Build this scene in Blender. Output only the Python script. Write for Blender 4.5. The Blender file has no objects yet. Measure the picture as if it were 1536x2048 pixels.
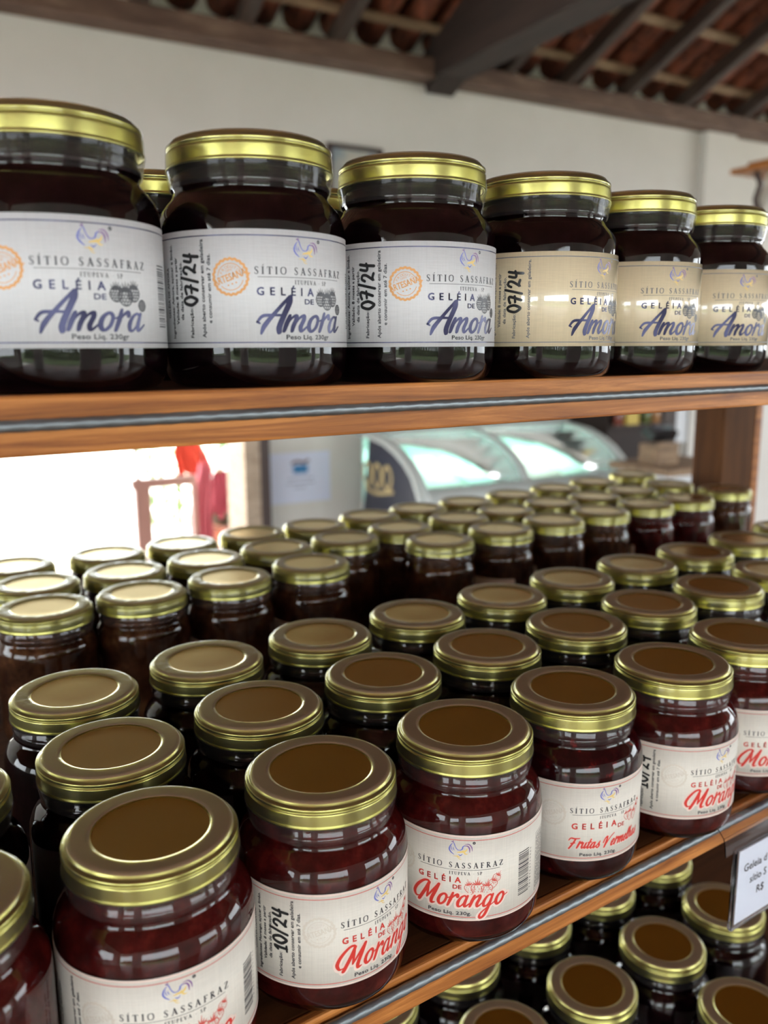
import bpy, bmesh, math, random
from mathutils import Vector, Matrix
random.seed(7)
C = bpy.context.scene.collection
sc = bpy.context.scene
PI = math.pi

# ------------------------------------------------------------------ camera, sky, light, exposure
EYE = 1.45                                    # metres above the shop floor
yaw, pitch, roll = 0.5941, 0.1901, -0.0053
fwd = Vector((math.sin(yaw)*math.cos(pitch), math.cos(yaw)*math.cos(pitch), -math.sin(pitch)))
rt0 = Vector((math.cos(yaw), -math.sin(yaw), 0)); up0 = rt0.cross(fwd)
rt = rt0*math.cos(roll) + up0*math.sin(roll); up = rt.cross(fwd)
cam = bpy.data.cameras.new('camera'); cam_ob = bpy.data.objects.new('camera', cam); C.objects.link(cam_ob)
M = Matrix((rt, up, -fwd)).transposed().to_4x4(); M.translation = Vector((0, 0, EYE)); cam_ob.matrix_world = M
cam.sensor_fit = 'VERTICAL'; cam.sensor_height = 36.0; cam.lens = 1700*36/2048
cam.clip_start = 0.02; cam.clip_end = 200
cam.dof.use_dof = True; cam.dof.focus_distance = 0.392; cam.dof.aperture_fstop = 8.0
sc.camera = cam_ob

world = bpy.data.worlds.new('sky'); sc.world = world; world.use_nodes = True
wn = world.node_tree; wn.nodes.clear()
wo = wn.nodes.new('ShaderNodeOutputWorld'); wb = wn.nodes.new('ShaderNodeBackground')
wb.inputs[0].default_value = (0.90, 0.96, 1.0, 1); wb.inputs[1].default_value = 4.0
wn.links.new(wb.outputs[0], wo.inputs[0])

# the wall frame: the back wall is turned a few degrees from the shelf
WA = math.radians(4.6)
WX = Vector((math.cos(WA), -math.sin(WA), 0)); WY = Vector((math.sin(WA), math.cos(WA), 0))
WM = Matrix((WX, WY, Vector((0, 0, 1)))).transposed().to_4x4()
def wp(x, y, z): return WX*x + WY*y + Vector((0, 0, z+EYE))

def sun():
    l = bpy.data.lights.new('sun', 'SUN'); o = bpy.data.objects.new('sun', l); C.objects.link(o)
    l.energy = 14; l.angle = 0.01; l.color = (1, .95, .86)
    o.rotation_euler = (math.radians(-22), math.radians(-14), 0)
sun()
def portal(x0, x1, y, z0, z1, flip):
    l = bpy.data.lights.new('portal', 'AREA'); o = bpy.data.objects.new('sky_portal', l); C.objects.link(o)
    l.shape = 'RECTANGLE'; l.size = abs(x1-x0); l.size_y = z1-z0; l.cycles.is_portal = True
    c = wp((x0+x1)/2, y, (z0+z1)/2)
    n = -WY if not flip else WY               # direction light travels
    zax = -n; xax = Vector((0, 0, 1)).cross(zax).normalized(); yax = zax.cross(xax)
    m = Matrix((xax, yax, zax)).transposed().to_4x4(); m.translation = c; o.matrix_world = m
FRONT = -3.0
FRONT_GAPS = [(-4.3, -2.7), (-1.9, 0.5), (2.0, 4.3), (5.2, 7.2)]  # left ones widened, right ones added, to let more light inside
for a, b in FRONT_GAPS: portal(a, b, FRONT, -1.4, .78, True)
portal(-0.9, 1.49, 4.25, -1.4, .60, False)
SIDE = [(1.0, 3.4), (-2.4, 0.2)]                # unseen side-wall openings, added to brighten the back wall (along the wall)
def side_portal(x, y0, y1, z0, z1, s):
    l = bpy.data.lights.new('portal', 'AREA'); o = bpy.data.objects.new('sky_portal', l); C.objects.link(o)
    l.shape = 'RECTANGLE'; l.size = y1-y0; l.size_y = z1-z0; l.cycles.is_portal = True
    zax = -WX*s; xax = WY.copy(); yax = zax.cross(xax)
    m = Matrix((xax, yax, zax)).transposed().to_4x4(); m.translation = wp(x, (y0+y1)/2, (z0+z1)/2); o.matrix_world = m
for a, b in SIDE:
    side_portal(8.02, a, b, -.4, 1.2, -1); side_portal(-4.52, a, b, -.4, 1.2, 1)

sc.view_settings.view_transform = 'Standard'; sc.view_settings.look = 'None'
sc.view_settings.gamma = 1; sc.view_settings.use_curve_mapping = False
sc.view_settings.exposure = 0.93
cy = sc.cycles
cy.use_denoising = True
cy.max_bounces = 10; cy.diffuse_bounces = 4; cy.glossy_bounces = 5; cy.transmission_bounces = 8; cy.transparent_max_bounces = 12
cy.sample_clamp_indirect = 4; cy.blur_glossy = 0.1

# ------------------------------------------------------------------ materials
def mat(name, col=(.8, .8, .8), rough=.5, metal=0., **kw):
    m = bpy.data.materials.new(name); m.use_nodes = True
    b = m.node_tree.nodes['Principled BSDF']
    b.inputs['Base Color'].default_value = (*col, 1); b.inputs['Roughness'].default_value = rough; b.inputs['Metallic'].default_value = metal
    for k, v in kw.items():
        b.inputs[{'coat': 'Coat Weight', 'coat_rough': 'Coat Roughness', 'trans': 'Transmission Weight', 'ior': 'IOR', 'spec': 'Specular IOR Level',
                  'emit': 'Emission Strength', 'alpha': 'Alpha', 'sss': 'Subsurface Weight'}[k]].default_value = v
    return m
def nodes(m): return m.node_tree, m.node_tree.nodes['Principled BSDF']
def noise_colour(m, stops, scale=(1, 1, 1), nscale=5, detail=6, coord='Object', rough=.6, dist=0):
    t, b = nodes(m)
    tc = t.nodes.new('ShaderNodeTexCoord'); mp = t.nodes.new('ShaderNodeMapping'); mp.inputs['Scale'].default_value = scale
    nz = t.nodes.new('ShaderNodeTexNoise'); nz.inputs['Scale'].default_value = nscale; nz.inputs['Detail'].default_value = detail
    nz.inputs['Roughness'].default_value = rough; nz.inputs['Distortion'].default_value = dist
    cr = t.nodes.new('ShaderNodeValToRGB')
    t.links.new(tc.outputs[coord], mp.inputs[0]); t.links.new(mp.outputs[0], nz.inputs['Vector']); t.links.new(nz.outputs['Fac'], cr.inputs[0])
    el = cr.color_ramp.elements
    el[0].position, el[0].color = stops[0][0], (*stops[0][1], 1); el[1].position, el[1].color = stops[-1][0], (*stops[-1][1], 1)
    for p, c in stops[1:-1]:
        e = el.new(p); e.color = (*c, 1)
    t.links.new(cr.outputs[0], b.inputs['Base Color'])
    return nz
def bump(m, scale=(1, 1, 1), nscale=50, strength=.2, dist=.001, detail=3, coord='Object'):
    t, b = nodes(m)
    tc = t.nodes.new('ShaderNodeTexCoord'); mp = t.nodes.new('ShaderNodeMapping'); mp.inputs['Scale'].default_value = scale
    nz = t.nodes.new('ShaderNodeTexNoise'); nz.inputs['Scale'].default_value = nscale; nz.inputs['Detail'].default_value = detail
    bp = t.nodes.new('ShaderNodeBump'); bp.inputs['Strength'].default_value = strength; bp.inputs['Distance'].default_value = dist
    t.links.new(tc.outputs[coord], mp.inputs[0]); t.links.new(mp.outputs[0], nz.inputs['Vector']); t.links.new(nz.outputs['Fac'], bp.inputs['Height'])
    t.links.new(bp.outputs[0], b.inputs['Normal'])
    return bp
m_glass = mat('clear_glass', (.96, .98, .97), 0.0, trans=1, ior=1.5)
m_gold = mat('gold_lacquered_tin', (.58, .56, .17), .28, 1.0); bump(m_gold, nscale=900, strength=.05, dist=.0003)
m_panel = mat('gold_lid_panel', (.58, .42, .095), .17, 1.0); bump(m_panel, nscale=1500, strength=.05, dist=.0002)
def film(haze=.02, shine=.5, tint=(.85, .78, .76)):
    m = bpy.data.materials.new('shrink_film'); m.use_nodes = True; t = m.node_tree; t.nodes.clear()
    o = t.nodes.new('ShaderNodeOutputMaterial'); tr = t.nodes.new('ShaderNodeBsdfTransparent'); gl = t.nodes.new('ShaderNodeBsdfGlossy'); df = t.nodes.new('ShaderNodeBsdfDiffuse')
    gl.inputs['Roughness'].default_value = .12; df.inputs[0].default_value = (*tint, 1); tr.inputs[0].default_value = (.97, .96, .96, 1)
    fr = t.nodes.new('ShaderNodeFresnel'); fr.inputs[0].default_value = 1.5
    m1 = t.nodes.new('ShaderNodeMixShader'); m1.inputs[0].default_value = haze
    m2 = t.nodes.new('ShaderNodeMixShader')
    tc = t.nodes.new('ShaderNodeTexCoord'); mp = t.nodes.new('ShaderNodeMapping'); mp.inputs['Scale'].default_value = (1, 1, .35)
    nz = t.nodes.new('ShaderNodeTexNoise'); nz.inputs['Scale'].default_value = 160; nz.inputs['Detail'].default_value = 2
    bp = t.nodes.new('ShaderNodeBump'); bp.inputs['Strength'].default_value = .35; bp.inputs['Distance'].default_value = .0012
    t.links.new(tc.outputs['Object'], mp.inputs[0]); t.links.new(mp.outputs[0], nz.inputs['Vector']); t.links.new(nz.outputs['Fac'], bp.inputs['Height'])
    t.links.new(bp.outputs[0], gl.inputs['Normal']); t.links.new(bp.outputs[0], fr.inputs['Normal'])
    t.links.new(tr.outputs[0], m1.inputs[1]); t.links.new(df.outputs[0], m1.inputs[2])
    fm = t.nodes.new('ShaderNodeMath'); fm.operation = 'MULTIPLY'; fm.inputs[1].default_value = shine; t.links.new(fr.outputs[0], fm.inputs[0]); t.links.new(fm.outputs[0], m2.inputs[0]); t.links.new(m1.outputs[0], m2.inputs[1]); t.links.new(gl.outputs[0], m2.inputs[2])
    t.links.new(m2.outputs[0], o.inputs[0]); return m
m_film = film(); m_film_top = film(.17, .8, (.95, .68, .52))                 # film folded onto the lid top; peach haze painted in for reflected shelf wood
def jam(name, dark, mid, light, p=(.38, .56, .72), ns=90):
    m = mat(name, mid, .6, spec=.0); noise_colour(m, [(p[0], dark), (p[1], mid), (p[2], light)], nscale=ns, detail=5); return m
m_amora = jam('blackberry_jam', (.004, .0012, .002), (.008, .0018, .0035), (.020, .004, .006))
m_morango = jam('strawberry_jam', (.05, .005, .005), (.10, .009, .009), (.20, .020, .015))
m_frutas = jam('red_fruit_jam', (.025, .002, .004), (.045, .003, .005), (.30, .010, .012), (.45, .62, .74), 140)
m_doce = jam('brown_fruit_preserve', (.05, .018, .010), (.11, .042, .020), (.24, .10, .04), ns=60)
def weave(m, s=.25):
    t, b = nodes(m)
    tc = t.nodes.new('ShaderNodeTexCoord')
    out = []
    for sc_ in ((150, 150, 2600), (1800, 1800, 60)):
        mp = t.nodes.new('ShaderNodeMapping'); mp.inputs['Scale'].default_value = sc_
        nz = t.nodes.new('ShaderNodeTexNoise'); nz.inputs['Scale'].default_value = 1; nz.inputs['Detail'].default_value = 2
        t.links.new(tc.outputs['Object'], mp.inputs[0]); t.links.new(mp.outputs[0], nz.inputs['Vector']); out.append(nz)
    ad = t.nodes.new('ShaderNodeMath'); ad.operation = 'ADD'
    t.links.new(out[0].outputs['Fac'], ad.inputs[0]); t.links.new(out[1].outputs['Fac'], ad.inputs[1])
    bp = t.nodes.new('ShaderNodeBump'); bp.inputs['Strength'].default_value = s; bp.inputs['Distance'].default_value = .0002
    t.links.new(ad.outputs[0], bp.inputs['Height']); t.links.new(bp.outputs[0], b.inputs['Normal'])
    mr = t.nodes.new('ShaderNodeMapRange'); mr.inputs[1].default_value = .6; mr.inputs[2].default_value = 1.4; mr.inputs[3].default_value = .92; mr.inputs[4].default_value = 1.06
    t.links.new(ad.outputs[0], mr.inputs[0])
    c = b.inputs['Base Color'].default_value[:]
    mx = t.nodes.new('ShaderNodeVectorMath'); mx.operation = 'SCALE'; mx.inputs[0].default_value = c[:3]
    t.links.new(mr.outputs[0], mx.inputs['Scale']); t.links.new(mx.outputs[0], b.inputs['Base Color'])
m_paper = mat('white_label_paper', (.66, .665, .68), .55); weave(m_paper)
m_paper_red = mat('ivory_label_paper', (.72, .68, .61), .5); weave(m_paper_red)
m_paper_cream = mat('cream_label_vinyl', (.78, .67, .46), .3, coat=1., coat_rough=.05); m_paper_cream.node_tree.nodes['Principled BSDF'].inputs['Coat IOR'].default_value = 1.9; weave(m_paper_cream, .18)
m_paper_tan = mat('tan_label_paper', (.58, .45, .37), .55)
m_ink = mat('dark_grey_ink', (.035, .035, .045), .4)
m_grey = mat('grey_ink', (.16, .16, .18), .5)
m_navy = mat('navy_foil_ink', (.032, .032, .085), .3, .45)
m_red = mat('red_ink', (.60, .035, .025), .4)
m_softred = mat('soft_red_ink', (.60, .10, .08), .45)
m_pink = mat('pink_ink', (.76, .60, .53), .5)
m_orange = mat('orange_ink', (.70, .34, .11), .45)
m_emboss = mat('beige_ink', (.66, .60, .52), .5)
m_blue = mat('blue_ink', (.16, .18, .52), .4)
m_purple = mat('purple_ink', (.24, .12, .30), .4)
m_yellow = mat('yellow_ink', (.78, .56, .18), .4)
m_marker = mat('black_marker_ink', (.012, .012, .014), .25)
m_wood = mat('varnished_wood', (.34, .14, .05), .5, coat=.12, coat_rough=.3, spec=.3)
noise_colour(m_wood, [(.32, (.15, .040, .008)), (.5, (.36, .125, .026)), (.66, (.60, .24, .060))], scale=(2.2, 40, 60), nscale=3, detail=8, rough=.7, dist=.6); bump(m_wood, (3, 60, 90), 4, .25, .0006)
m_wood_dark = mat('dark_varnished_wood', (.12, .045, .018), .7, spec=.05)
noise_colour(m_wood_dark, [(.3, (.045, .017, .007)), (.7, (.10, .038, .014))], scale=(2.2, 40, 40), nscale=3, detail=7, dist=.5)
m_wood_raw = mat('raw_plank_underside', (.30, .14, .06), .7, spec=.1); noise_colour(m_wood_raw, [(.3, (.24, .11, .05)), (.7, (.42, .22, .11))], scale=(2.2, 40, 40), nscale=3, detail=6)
m_post = mat('brown_wood_post', (.2, .08, .03), .6, spec=.12); noise_colour(m_post, [(.3, (.060, .022, .006)), (.7, (.13, .050, .014))], scale=(30, 30, 2), nscale=3, detail=7)
m_steel = mat('steel_wire', (.24, .27, .29), .42, .85); bump(m_steel, nscale=500, strength=.25, dist=.0004)
m_wall = mat('lime_washed_wall', (.72, .70, .65), .9); noise_colour(m_wall, [(.3, (.67, .65, .60)), (.7, (.76, .74, .70))], nscale=1.3, detail=5); 
m_white = mat('white_paint', (.72, .75, .78), .6)
m_beam = mat('weathered_beam', (.10, .055, .035), .7); noise_colour(m_beam, [(.3, (.085, .048, .036)), (.55, (.15, .09, .065)), (.8, (.27, .18, .13))], scale=(1.5, 8, 8), nscale=3, detail=7)
m_raft = mat('dark_rafter', (.09, .06, .045), .6); noise_colour(m_raft, [(.3, (.032, .020, .016)), (.75, (.085, .055, .040))], scale=(8, 1.5, 8), nscale=3, detail=6)
m_truss = mat('dark_truss_wood', (.05, .028, .022), .7); noise_colour(m_truss, [(.3, (.016, .009, .007)), (.75, (.038, .021, .016))], scale=(8, 1, 8), nscale=2)
m_batten = mat('pale_batten', (.30, .19, .11), .7); noise_colour(m_batten, [(.3, (.16, .10, .06)), (.7, (.40, .27, .16))], scale=(1.5, 8, 8), nscale=4)
m_tile = mat('clay_roof_tile', (.33, .10, .05), .85); noise_colour(m_tile, [(.3, (.055, .024, .018)), (.5, (.19, .052, .024)), (.72, (.34, .105, .048))], nscale=7, detail=6, coord='Generated')
m_floor = mat('cement_floor', (.42, .40, .37), .35); noise_colour(m_floor, [(.3, (.17, .10, .075)), (.7, (.27, .17, .13))], nscale=1.5)
m_ground = mat('pale_paving', (.75, .73, .68), .8); noise_colour(m_ground, [(.3, (.66, .64, .58)), (.7, (.80, .78, .74))], nscale=.8)
m_leaf = mat('bright_leaf', (.06, .22, .012), .5); m_leaf_dark = mat('deep_leaf', (.03, .10, .03), .5)
m_hedge = mat('hedge_leaf', (.06, .10, .035), .7); noise_colour(m_hedge, [(.3, (.015, .030, .012)), (.7, (.10, .14, .05))], nscale=3)

# ------------------------------------------------------------------ mesh helpers
def obj(name, me, m=None, parent=None, **props):
    o = bpy.data.objects.new(name, me); C.objects.link(o)
    if m is not None and not me.materials:
        for x in (m if isinstance(m, (list, tuple)) else [m]): me.materials.append(x)
    if parent is not None: o.parent = parent
    for k, v in props.items(): o[k] = v
    return o
def mesh(name, vs, fs, smooth=False, mi=None):
    me = bpy.data.meshes.new(name); me.from_pydata([tuple(v) for v in vs], [], fs); me.update()
    if smooth: me.polygons.foreach_set('use_smooth', [True]*len(me.polygons))
    if mi: me.polygons.foreach_set('material_index', mi)
    return me
def thing(name, label, cat, loc=(0, 0, 0), group=None, rz=0):
    o = bpy.data.objects.new(name, None); C.objects.link(o); o.location = loc; o.rotation_euler = (0, 0, rz); o.empty_display_size = .02
    o['label'] = label; o['category'] = cat
    if group: o['group'] = group
    return o
def lathe(name, prof, seg=56):
    vs, fs, rings = [], [], []
    for r, z in prof:
        if r < 1e-6: rings.append([len(vs)]); vs.append((0, 0, z*.001))
        else:
            rings.append(list(range(len(vs), len(vs)+seg)))
            for i in range(seg):
                a = 2*PI*i/seg; vs.append((r*.001*math.cos(a), r*.001*math.sin(a), z*.001))
    for A, B in zip(rings, rings[1:]):
        for i in range(seg):
            j = (i+1) % seg
            if len(A) == 1 and len(B) == 1: continue
            if len(A) == 1: fs.append((A[0], B[j], B[i]))
            elif len(B) == 1: fs.append((A[i], A[j], B[0]))
            else: fs.append((A[i], A[j], B[j], B[i]))
    return mesh(name, vs, fs, True)
def boxes(name, L, bevel=0, mtx=None):
    """L: list of (centre, size[, rot matrix]); one mesh."""
    bm = bmesh.new()
    for it in L:
        c, s = it[0], it[1]
        m = Matrix.Translation(c) @ (it[2].to_4x4() if len(it) > 2 else Matrix()) @ Matrix.Diagonal((*s, 1))
        bmesh.ops.create_cube(bm, size=1, matrix=m)
    if bevel: bmesh.ops.bevel(bm, geom=bm.edges[:], offset=bevel, segments=2, affect='EDGES', profile=.6)
    if mtx is not None: bmesh.ops.transform(bm, matrix=mtx, verts=bm.verts[:])
    me = bpy.data.meshes.new(name); bm.to_mesh(me); bm.free(); return me
def wbox(name, x0, x1, y0, y1, z0, z1, m, parent=None, bevel=0, **props):
    """box in the wall frame (z from eye height), own origin at its base centre."""
    c = wp((x0+x1)/2, (y0+y1)/2, z0)
    me = boxes(name, [((0, 0, (z1-z0)/2), (x1-x0, y1-y0, z1-z0))], bevel)
    o = obj(name, me, m, None, **props); mw = WM.copy(); mw.translation = c
    if parent is not None:
        o.parent = parent; o.matrix_parent_inverse = Matrix()
        o.matrix_basis = base_matrix(parent).inverted() @ mw
    else: o.matrix_world = mw
    return o
def base_matrix(o):
    return (base_matrix(o.parent) if o.parent else Matrix()) @ o.matrix_basis
def wthing(name, label, cat, x, y, z, group=None):
    o = thing(name, label, cat, wp(x, y, z), group); o.rotation_euler = (0, 0, -WA); return o
def tube(name, pts, r, seg=10, cap=True):
    vs, fs = [], []; n = len(pts); pts = [Vector(p) for p in pts]
    rr = r if isinstance(r, (list, tuple)) else [r]*n
    for i, p in enumerate(pts):
        d = (pts[min(i+1, n-1)]-pts[max(i-1, 0)]).normalized()
        a = d.cross(Vector((0, 0, 1)) if abs(d.z) < .9 else Vector((1, 0, 0))).normalized(); b = d.cross(a)
        for k in range(seg):
            t = 2*PI*k/seg; vs.append(p + (a*math.cos(t)+b*math.sin(t))*rr[i])
    for i in range(n-1):
        for k in range(seg):
            l = (k+1) % seg; fs.append((i*seg+k, i*seg+l, (i+1)*seg+l, (i+1)*seg+k))
    if cap: fs.append(tuple(range(seg))[::-1]); fs.append(tuple((n-1)*seg+k for k in range(seg)))
    return mesh(name, vs, fs, True)

# ------------------------------------------------------------------ lettering: flat shapes in millimetres (u along the label, v up)
class Art:
    def __init__(s): s.v = []; s.f = []
    def quad(s, x0, y0, x1, y1, step=1.5):
        n = max(1, int(abs(x1-x0)/step)); b = len(s.v)
        for i in range(n+1):
            x = x0+(x1-x0)*i/n; s.v += [(x, y0), (x, y1)]
        for i in range(n): s.f.append((b+2*i, b+2*i+2, b+2*i+3, b+2*i+1))
    def ribbon(s, pts, w, T=lambda x, y: (x, y), sub=6, closed=False, grow=0, butt=False):
        n = len(pts); W = list(w) if isinstance(w, (list, tuple)) else [w]*n
        P, Q = [], []
        segs = n if closed else n-1
        for i in range(segs):
            p0 = pts[(i-1) % n] if closed or i > 0 else pts[0]; p1 = pts[i]; p2 = pts[(i+1) % n]; p3 = pts[(i+2) % n] if closed or i+2 < n else pts[n-1]
            w1, w2 = W[i], W[(i+1) % n]
            for k in range(sub):
                t = k/sub; t2, t3 = t*t, t*t*t
                P.append(tuple(.5*(2*p1[j]+(p2[j]-p0[j])*t+(2*p0[j]-5*p1[j]+4*p2[j]-p3[j])*t2+(3*p1[j]-p0[j]-3*p2[j]+p3[j])*t3) for j in (0, 1)))
                Q.append(w1+(w2-w1)*t)
        if not closed: P.append(tuple(pts[-1][:2])); Q.append(W[-1])
        m = len(P); b = len(s.v)
        for i, p in enumerate(P):
            a = P[(i-1) % m] if closed or i else P[0]; c = P[(i+1) % m] if closed or i < m-1 else P[-1]
            dx, dy = c[0]-a[0], c[1]-a[1]; L = math.hypot(dx, dy) or 1; nx, ny = -dy/L, dx/L; h = Q[i]/2+grow
            s.v += [T(p[0]+nx*h, p[1]+ny*h), T(p[0]-nx*h, p[1]-ny*h)]
        for i in range(m if closed else m-1):
            j = (i+1) % m; s.f.append((b+2*i, b+2*i+1, b+2*j+1, b+2*j))
        if not closed and not butt:
            for e, q in ((0, Q[0]), (m-1, Q[-1])):
                c0 = len(s.v); r = q/2+grow
                for k in range(8): s.v.append(T(P[e][0]+r*math.cos(PI*k/4), P[e][1]+r*math.sin(PI*k/4)))
                s.f.append(tuple(range(c0, c0+8)))
    def merge(s, vs, fs):
        b = len(s.v); s.v += vs; s.f += [tuple(b+i for i in f) for f in fs]
_txt = {}
def raw_text(t):
    if t not in _txt:
        cu = bpy.data.curves.new('t', 'FONT'); cu.body = t; cu.size = 1; cu.resolution_u = 2; cu.fill_mode = 'FRONT'
        o = bpy.data.objects.new('t', cu); C.objects.link(o); bpy.context.view_layer.update()
        me = bpy.data.meshes.new_from_object(o.evaluated_get(bpy.context.evaluated_depsgraph_get()))
        vs = [(v.co.x, v.co.y) for v in me.vertices]; fs = [tuple(p.vertices) for p in me.polygons]
        bpy.data.objects.remove(o); bpy.data.curves.remove(cu); bpy.data.meshes.remove(me)
        x0 = min(v[0] for v in vs); x1 = max(v[0] for v in vs)
        _txt[t] = ([(x-x0, y) for x, y in vs], fs, x1-x0)
    return _txt[t]
CAP = .72                                     # cap height of the built-in font at size 1
def text(A, t, x, y, cap, length=None, ang=0, spread=None, bold=0):
    """baseline start x, y; scaled to cap height and to length along the baseline. spread: letters set one by one."""
    ca, sa = math.cos(ang), math.sin(ang); s = cap/CAP
    items = []
    if spread:
        ws = [raw_text(c)[2]*s for c in t]; gap = (length-sum(ws))/(len(t)-1); px = 0
        for c, w in zip(t, ws): items.append((c, px, s)); px += w+gap
    else:
        w = raw_text(t)[2]; items.append((t, 0, length/w if length else s))
    for c, px, sx in items:
        vs, fs, _ = raw_text(c)
        offs = [(0, 0)] if not bold else [(0, 0), (bold, 0), (0, bold), (bold, bold)]
        for ox, oy in offs:
            A.merge([(x+ca*(px+vx*sx+ox)-sa*(vy*s+oy), y+sa*(px+vx*sx+ox)+ca*(vy*s+oy)) for vx, vy in vs], fs)
# serif capitals, cap height 1: (advance, strokes)
K, N, SF = .20, .085, .07
def serif(x, y, w=.34): return ([(x-w/2, y), (x+w/2, y)], SF)
SER = {
 'I': (.34, [([(.17, 0), (.17, 1)], K), serif(.17, .02), serif(.17, .98)]),
 'T': (.74, [([(.37, 0), (.37, 1)], K), serif(.37, .02), ([(.03, .965), (.71, .965)], .07), ([(.04, .97), (.02, .76)], .06), ([(.70, .97), (.72, .76)], .06)]),
 'S': (.56, [([(.47, .80), (.38, .95), (.22, .96), (.10, .82), (.14, .64), (.30, .50), (.44, .34), (.44, .14), (.30, .03), (.14, .05), (.05, .22)], [.05, .07, .09, .13, .16, .18, .17, .13, .09, .07, .05]), ([(.475, .98), (.475, .76)], .05), ([(.045, .02), (.045, .26)], .05)]),
 'A': (.80, [([(.12, 0), (.40, 1.0)], N), ([(.38, 1.0), (.68, 0)], K), ([(.20, .33), (.57, .33)], N), serif(.12, .02, .28), serif(.68, .02, .32)]),
 'F': (.60, [([(.18, 0), (.18, 1)], K), serif(.18, .02), ([(.02, .97), (.55, .97)], N), ([(.55, .98), (.56, .78)], SF), ([(.2, .52), (.42, .52)], N), ([(.42, .62), (.42, .42)], SF)]),
 'P': (.62, [([(.18, 0), (.18, 1)], K), serif(.18, .02), ([(.02, .97), (.3, .97), (.50, .90), (.54, .74), (.48, .56), (.3, .48), (.2, .48)], [N, N, .12, .16, .12, N, N])]),
 'E': (.62, [([(.18, 0), (.18, 1)], K), ([(.02, .97), (.54, .97)], N), ([(.54, .98), (.55, .80)], SF), ([(.02, .03), (.56, .03)], N), ([(.57, .02), (.57, .22)], SF), ([(.2, .52), (.42, .52)], N)]),
 'R': (.72, [([(.18, 0), (.18, 1)], K), serif(.18, .02), ([(.02, .97), (.3, .97), (.48, .90), (.51, .75), (.45, .58), (.3, .50), (.2, .50)], [N, N, .12, .16, .12, N, N]), ([(.34, .5), (.66, .02)], K), serif(.66, .02, .2)]),
 'O': (.84, [([(.42, .02), (.10, .22), (.10, .78), (.42, .98), (.74, .78), (.74, .22)], [.07, .15, .15, .07, .15, .15], True)]),
 'U': (.80, [([(.16, .98), (.16, .35), (.26, .06), (.42, .02), (.58, .08), (.66, .35), (.66, .98)], [K, K, .12, .08, .07, N, N]), serif(.16, .98), serif(.66, .98, .28)]),
 'V': (.80, [([(.12, .98), (.40, 0)], K), ([(.40, 0), (.68, .98)], N), serif(.12, .98), serif(.68, .98, .28)]),
 'Z': (.66, [([(.08, .965), (.60, .965)], .07), ([(.58, .96), (.08, .04)], K), ([(.08, .035), (.60, .035)], .07), ([(.07, .97), (.06, .78)], SF), ([(.61, .02), (.62, .24)], SF)]),
 '-': (.34, [([(.06, .4), (.30, .4)], .07)]), ' ': (.40, [])}
SER['\u00cd'] = (SER['I'][0], SER['I'][1]+[([(.14, 1.12), (.30, 1.32)], .08)])
def serif_text(A, t, x, y, cap, length):
    w = sum(SER[c][0] for c in t)*cap; gap = (length-w)/(len(t)-1); px = x
    for c in t:
        for st in SER[c][1]:
            A.ribbon(st[0], st[1], T=lambda a, b, px=px: (px+a*cap, y+b*cap), sub=3, closed=len(st) > 2, butt=True)
        px += SER[c][0]*cap+gap
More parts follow.
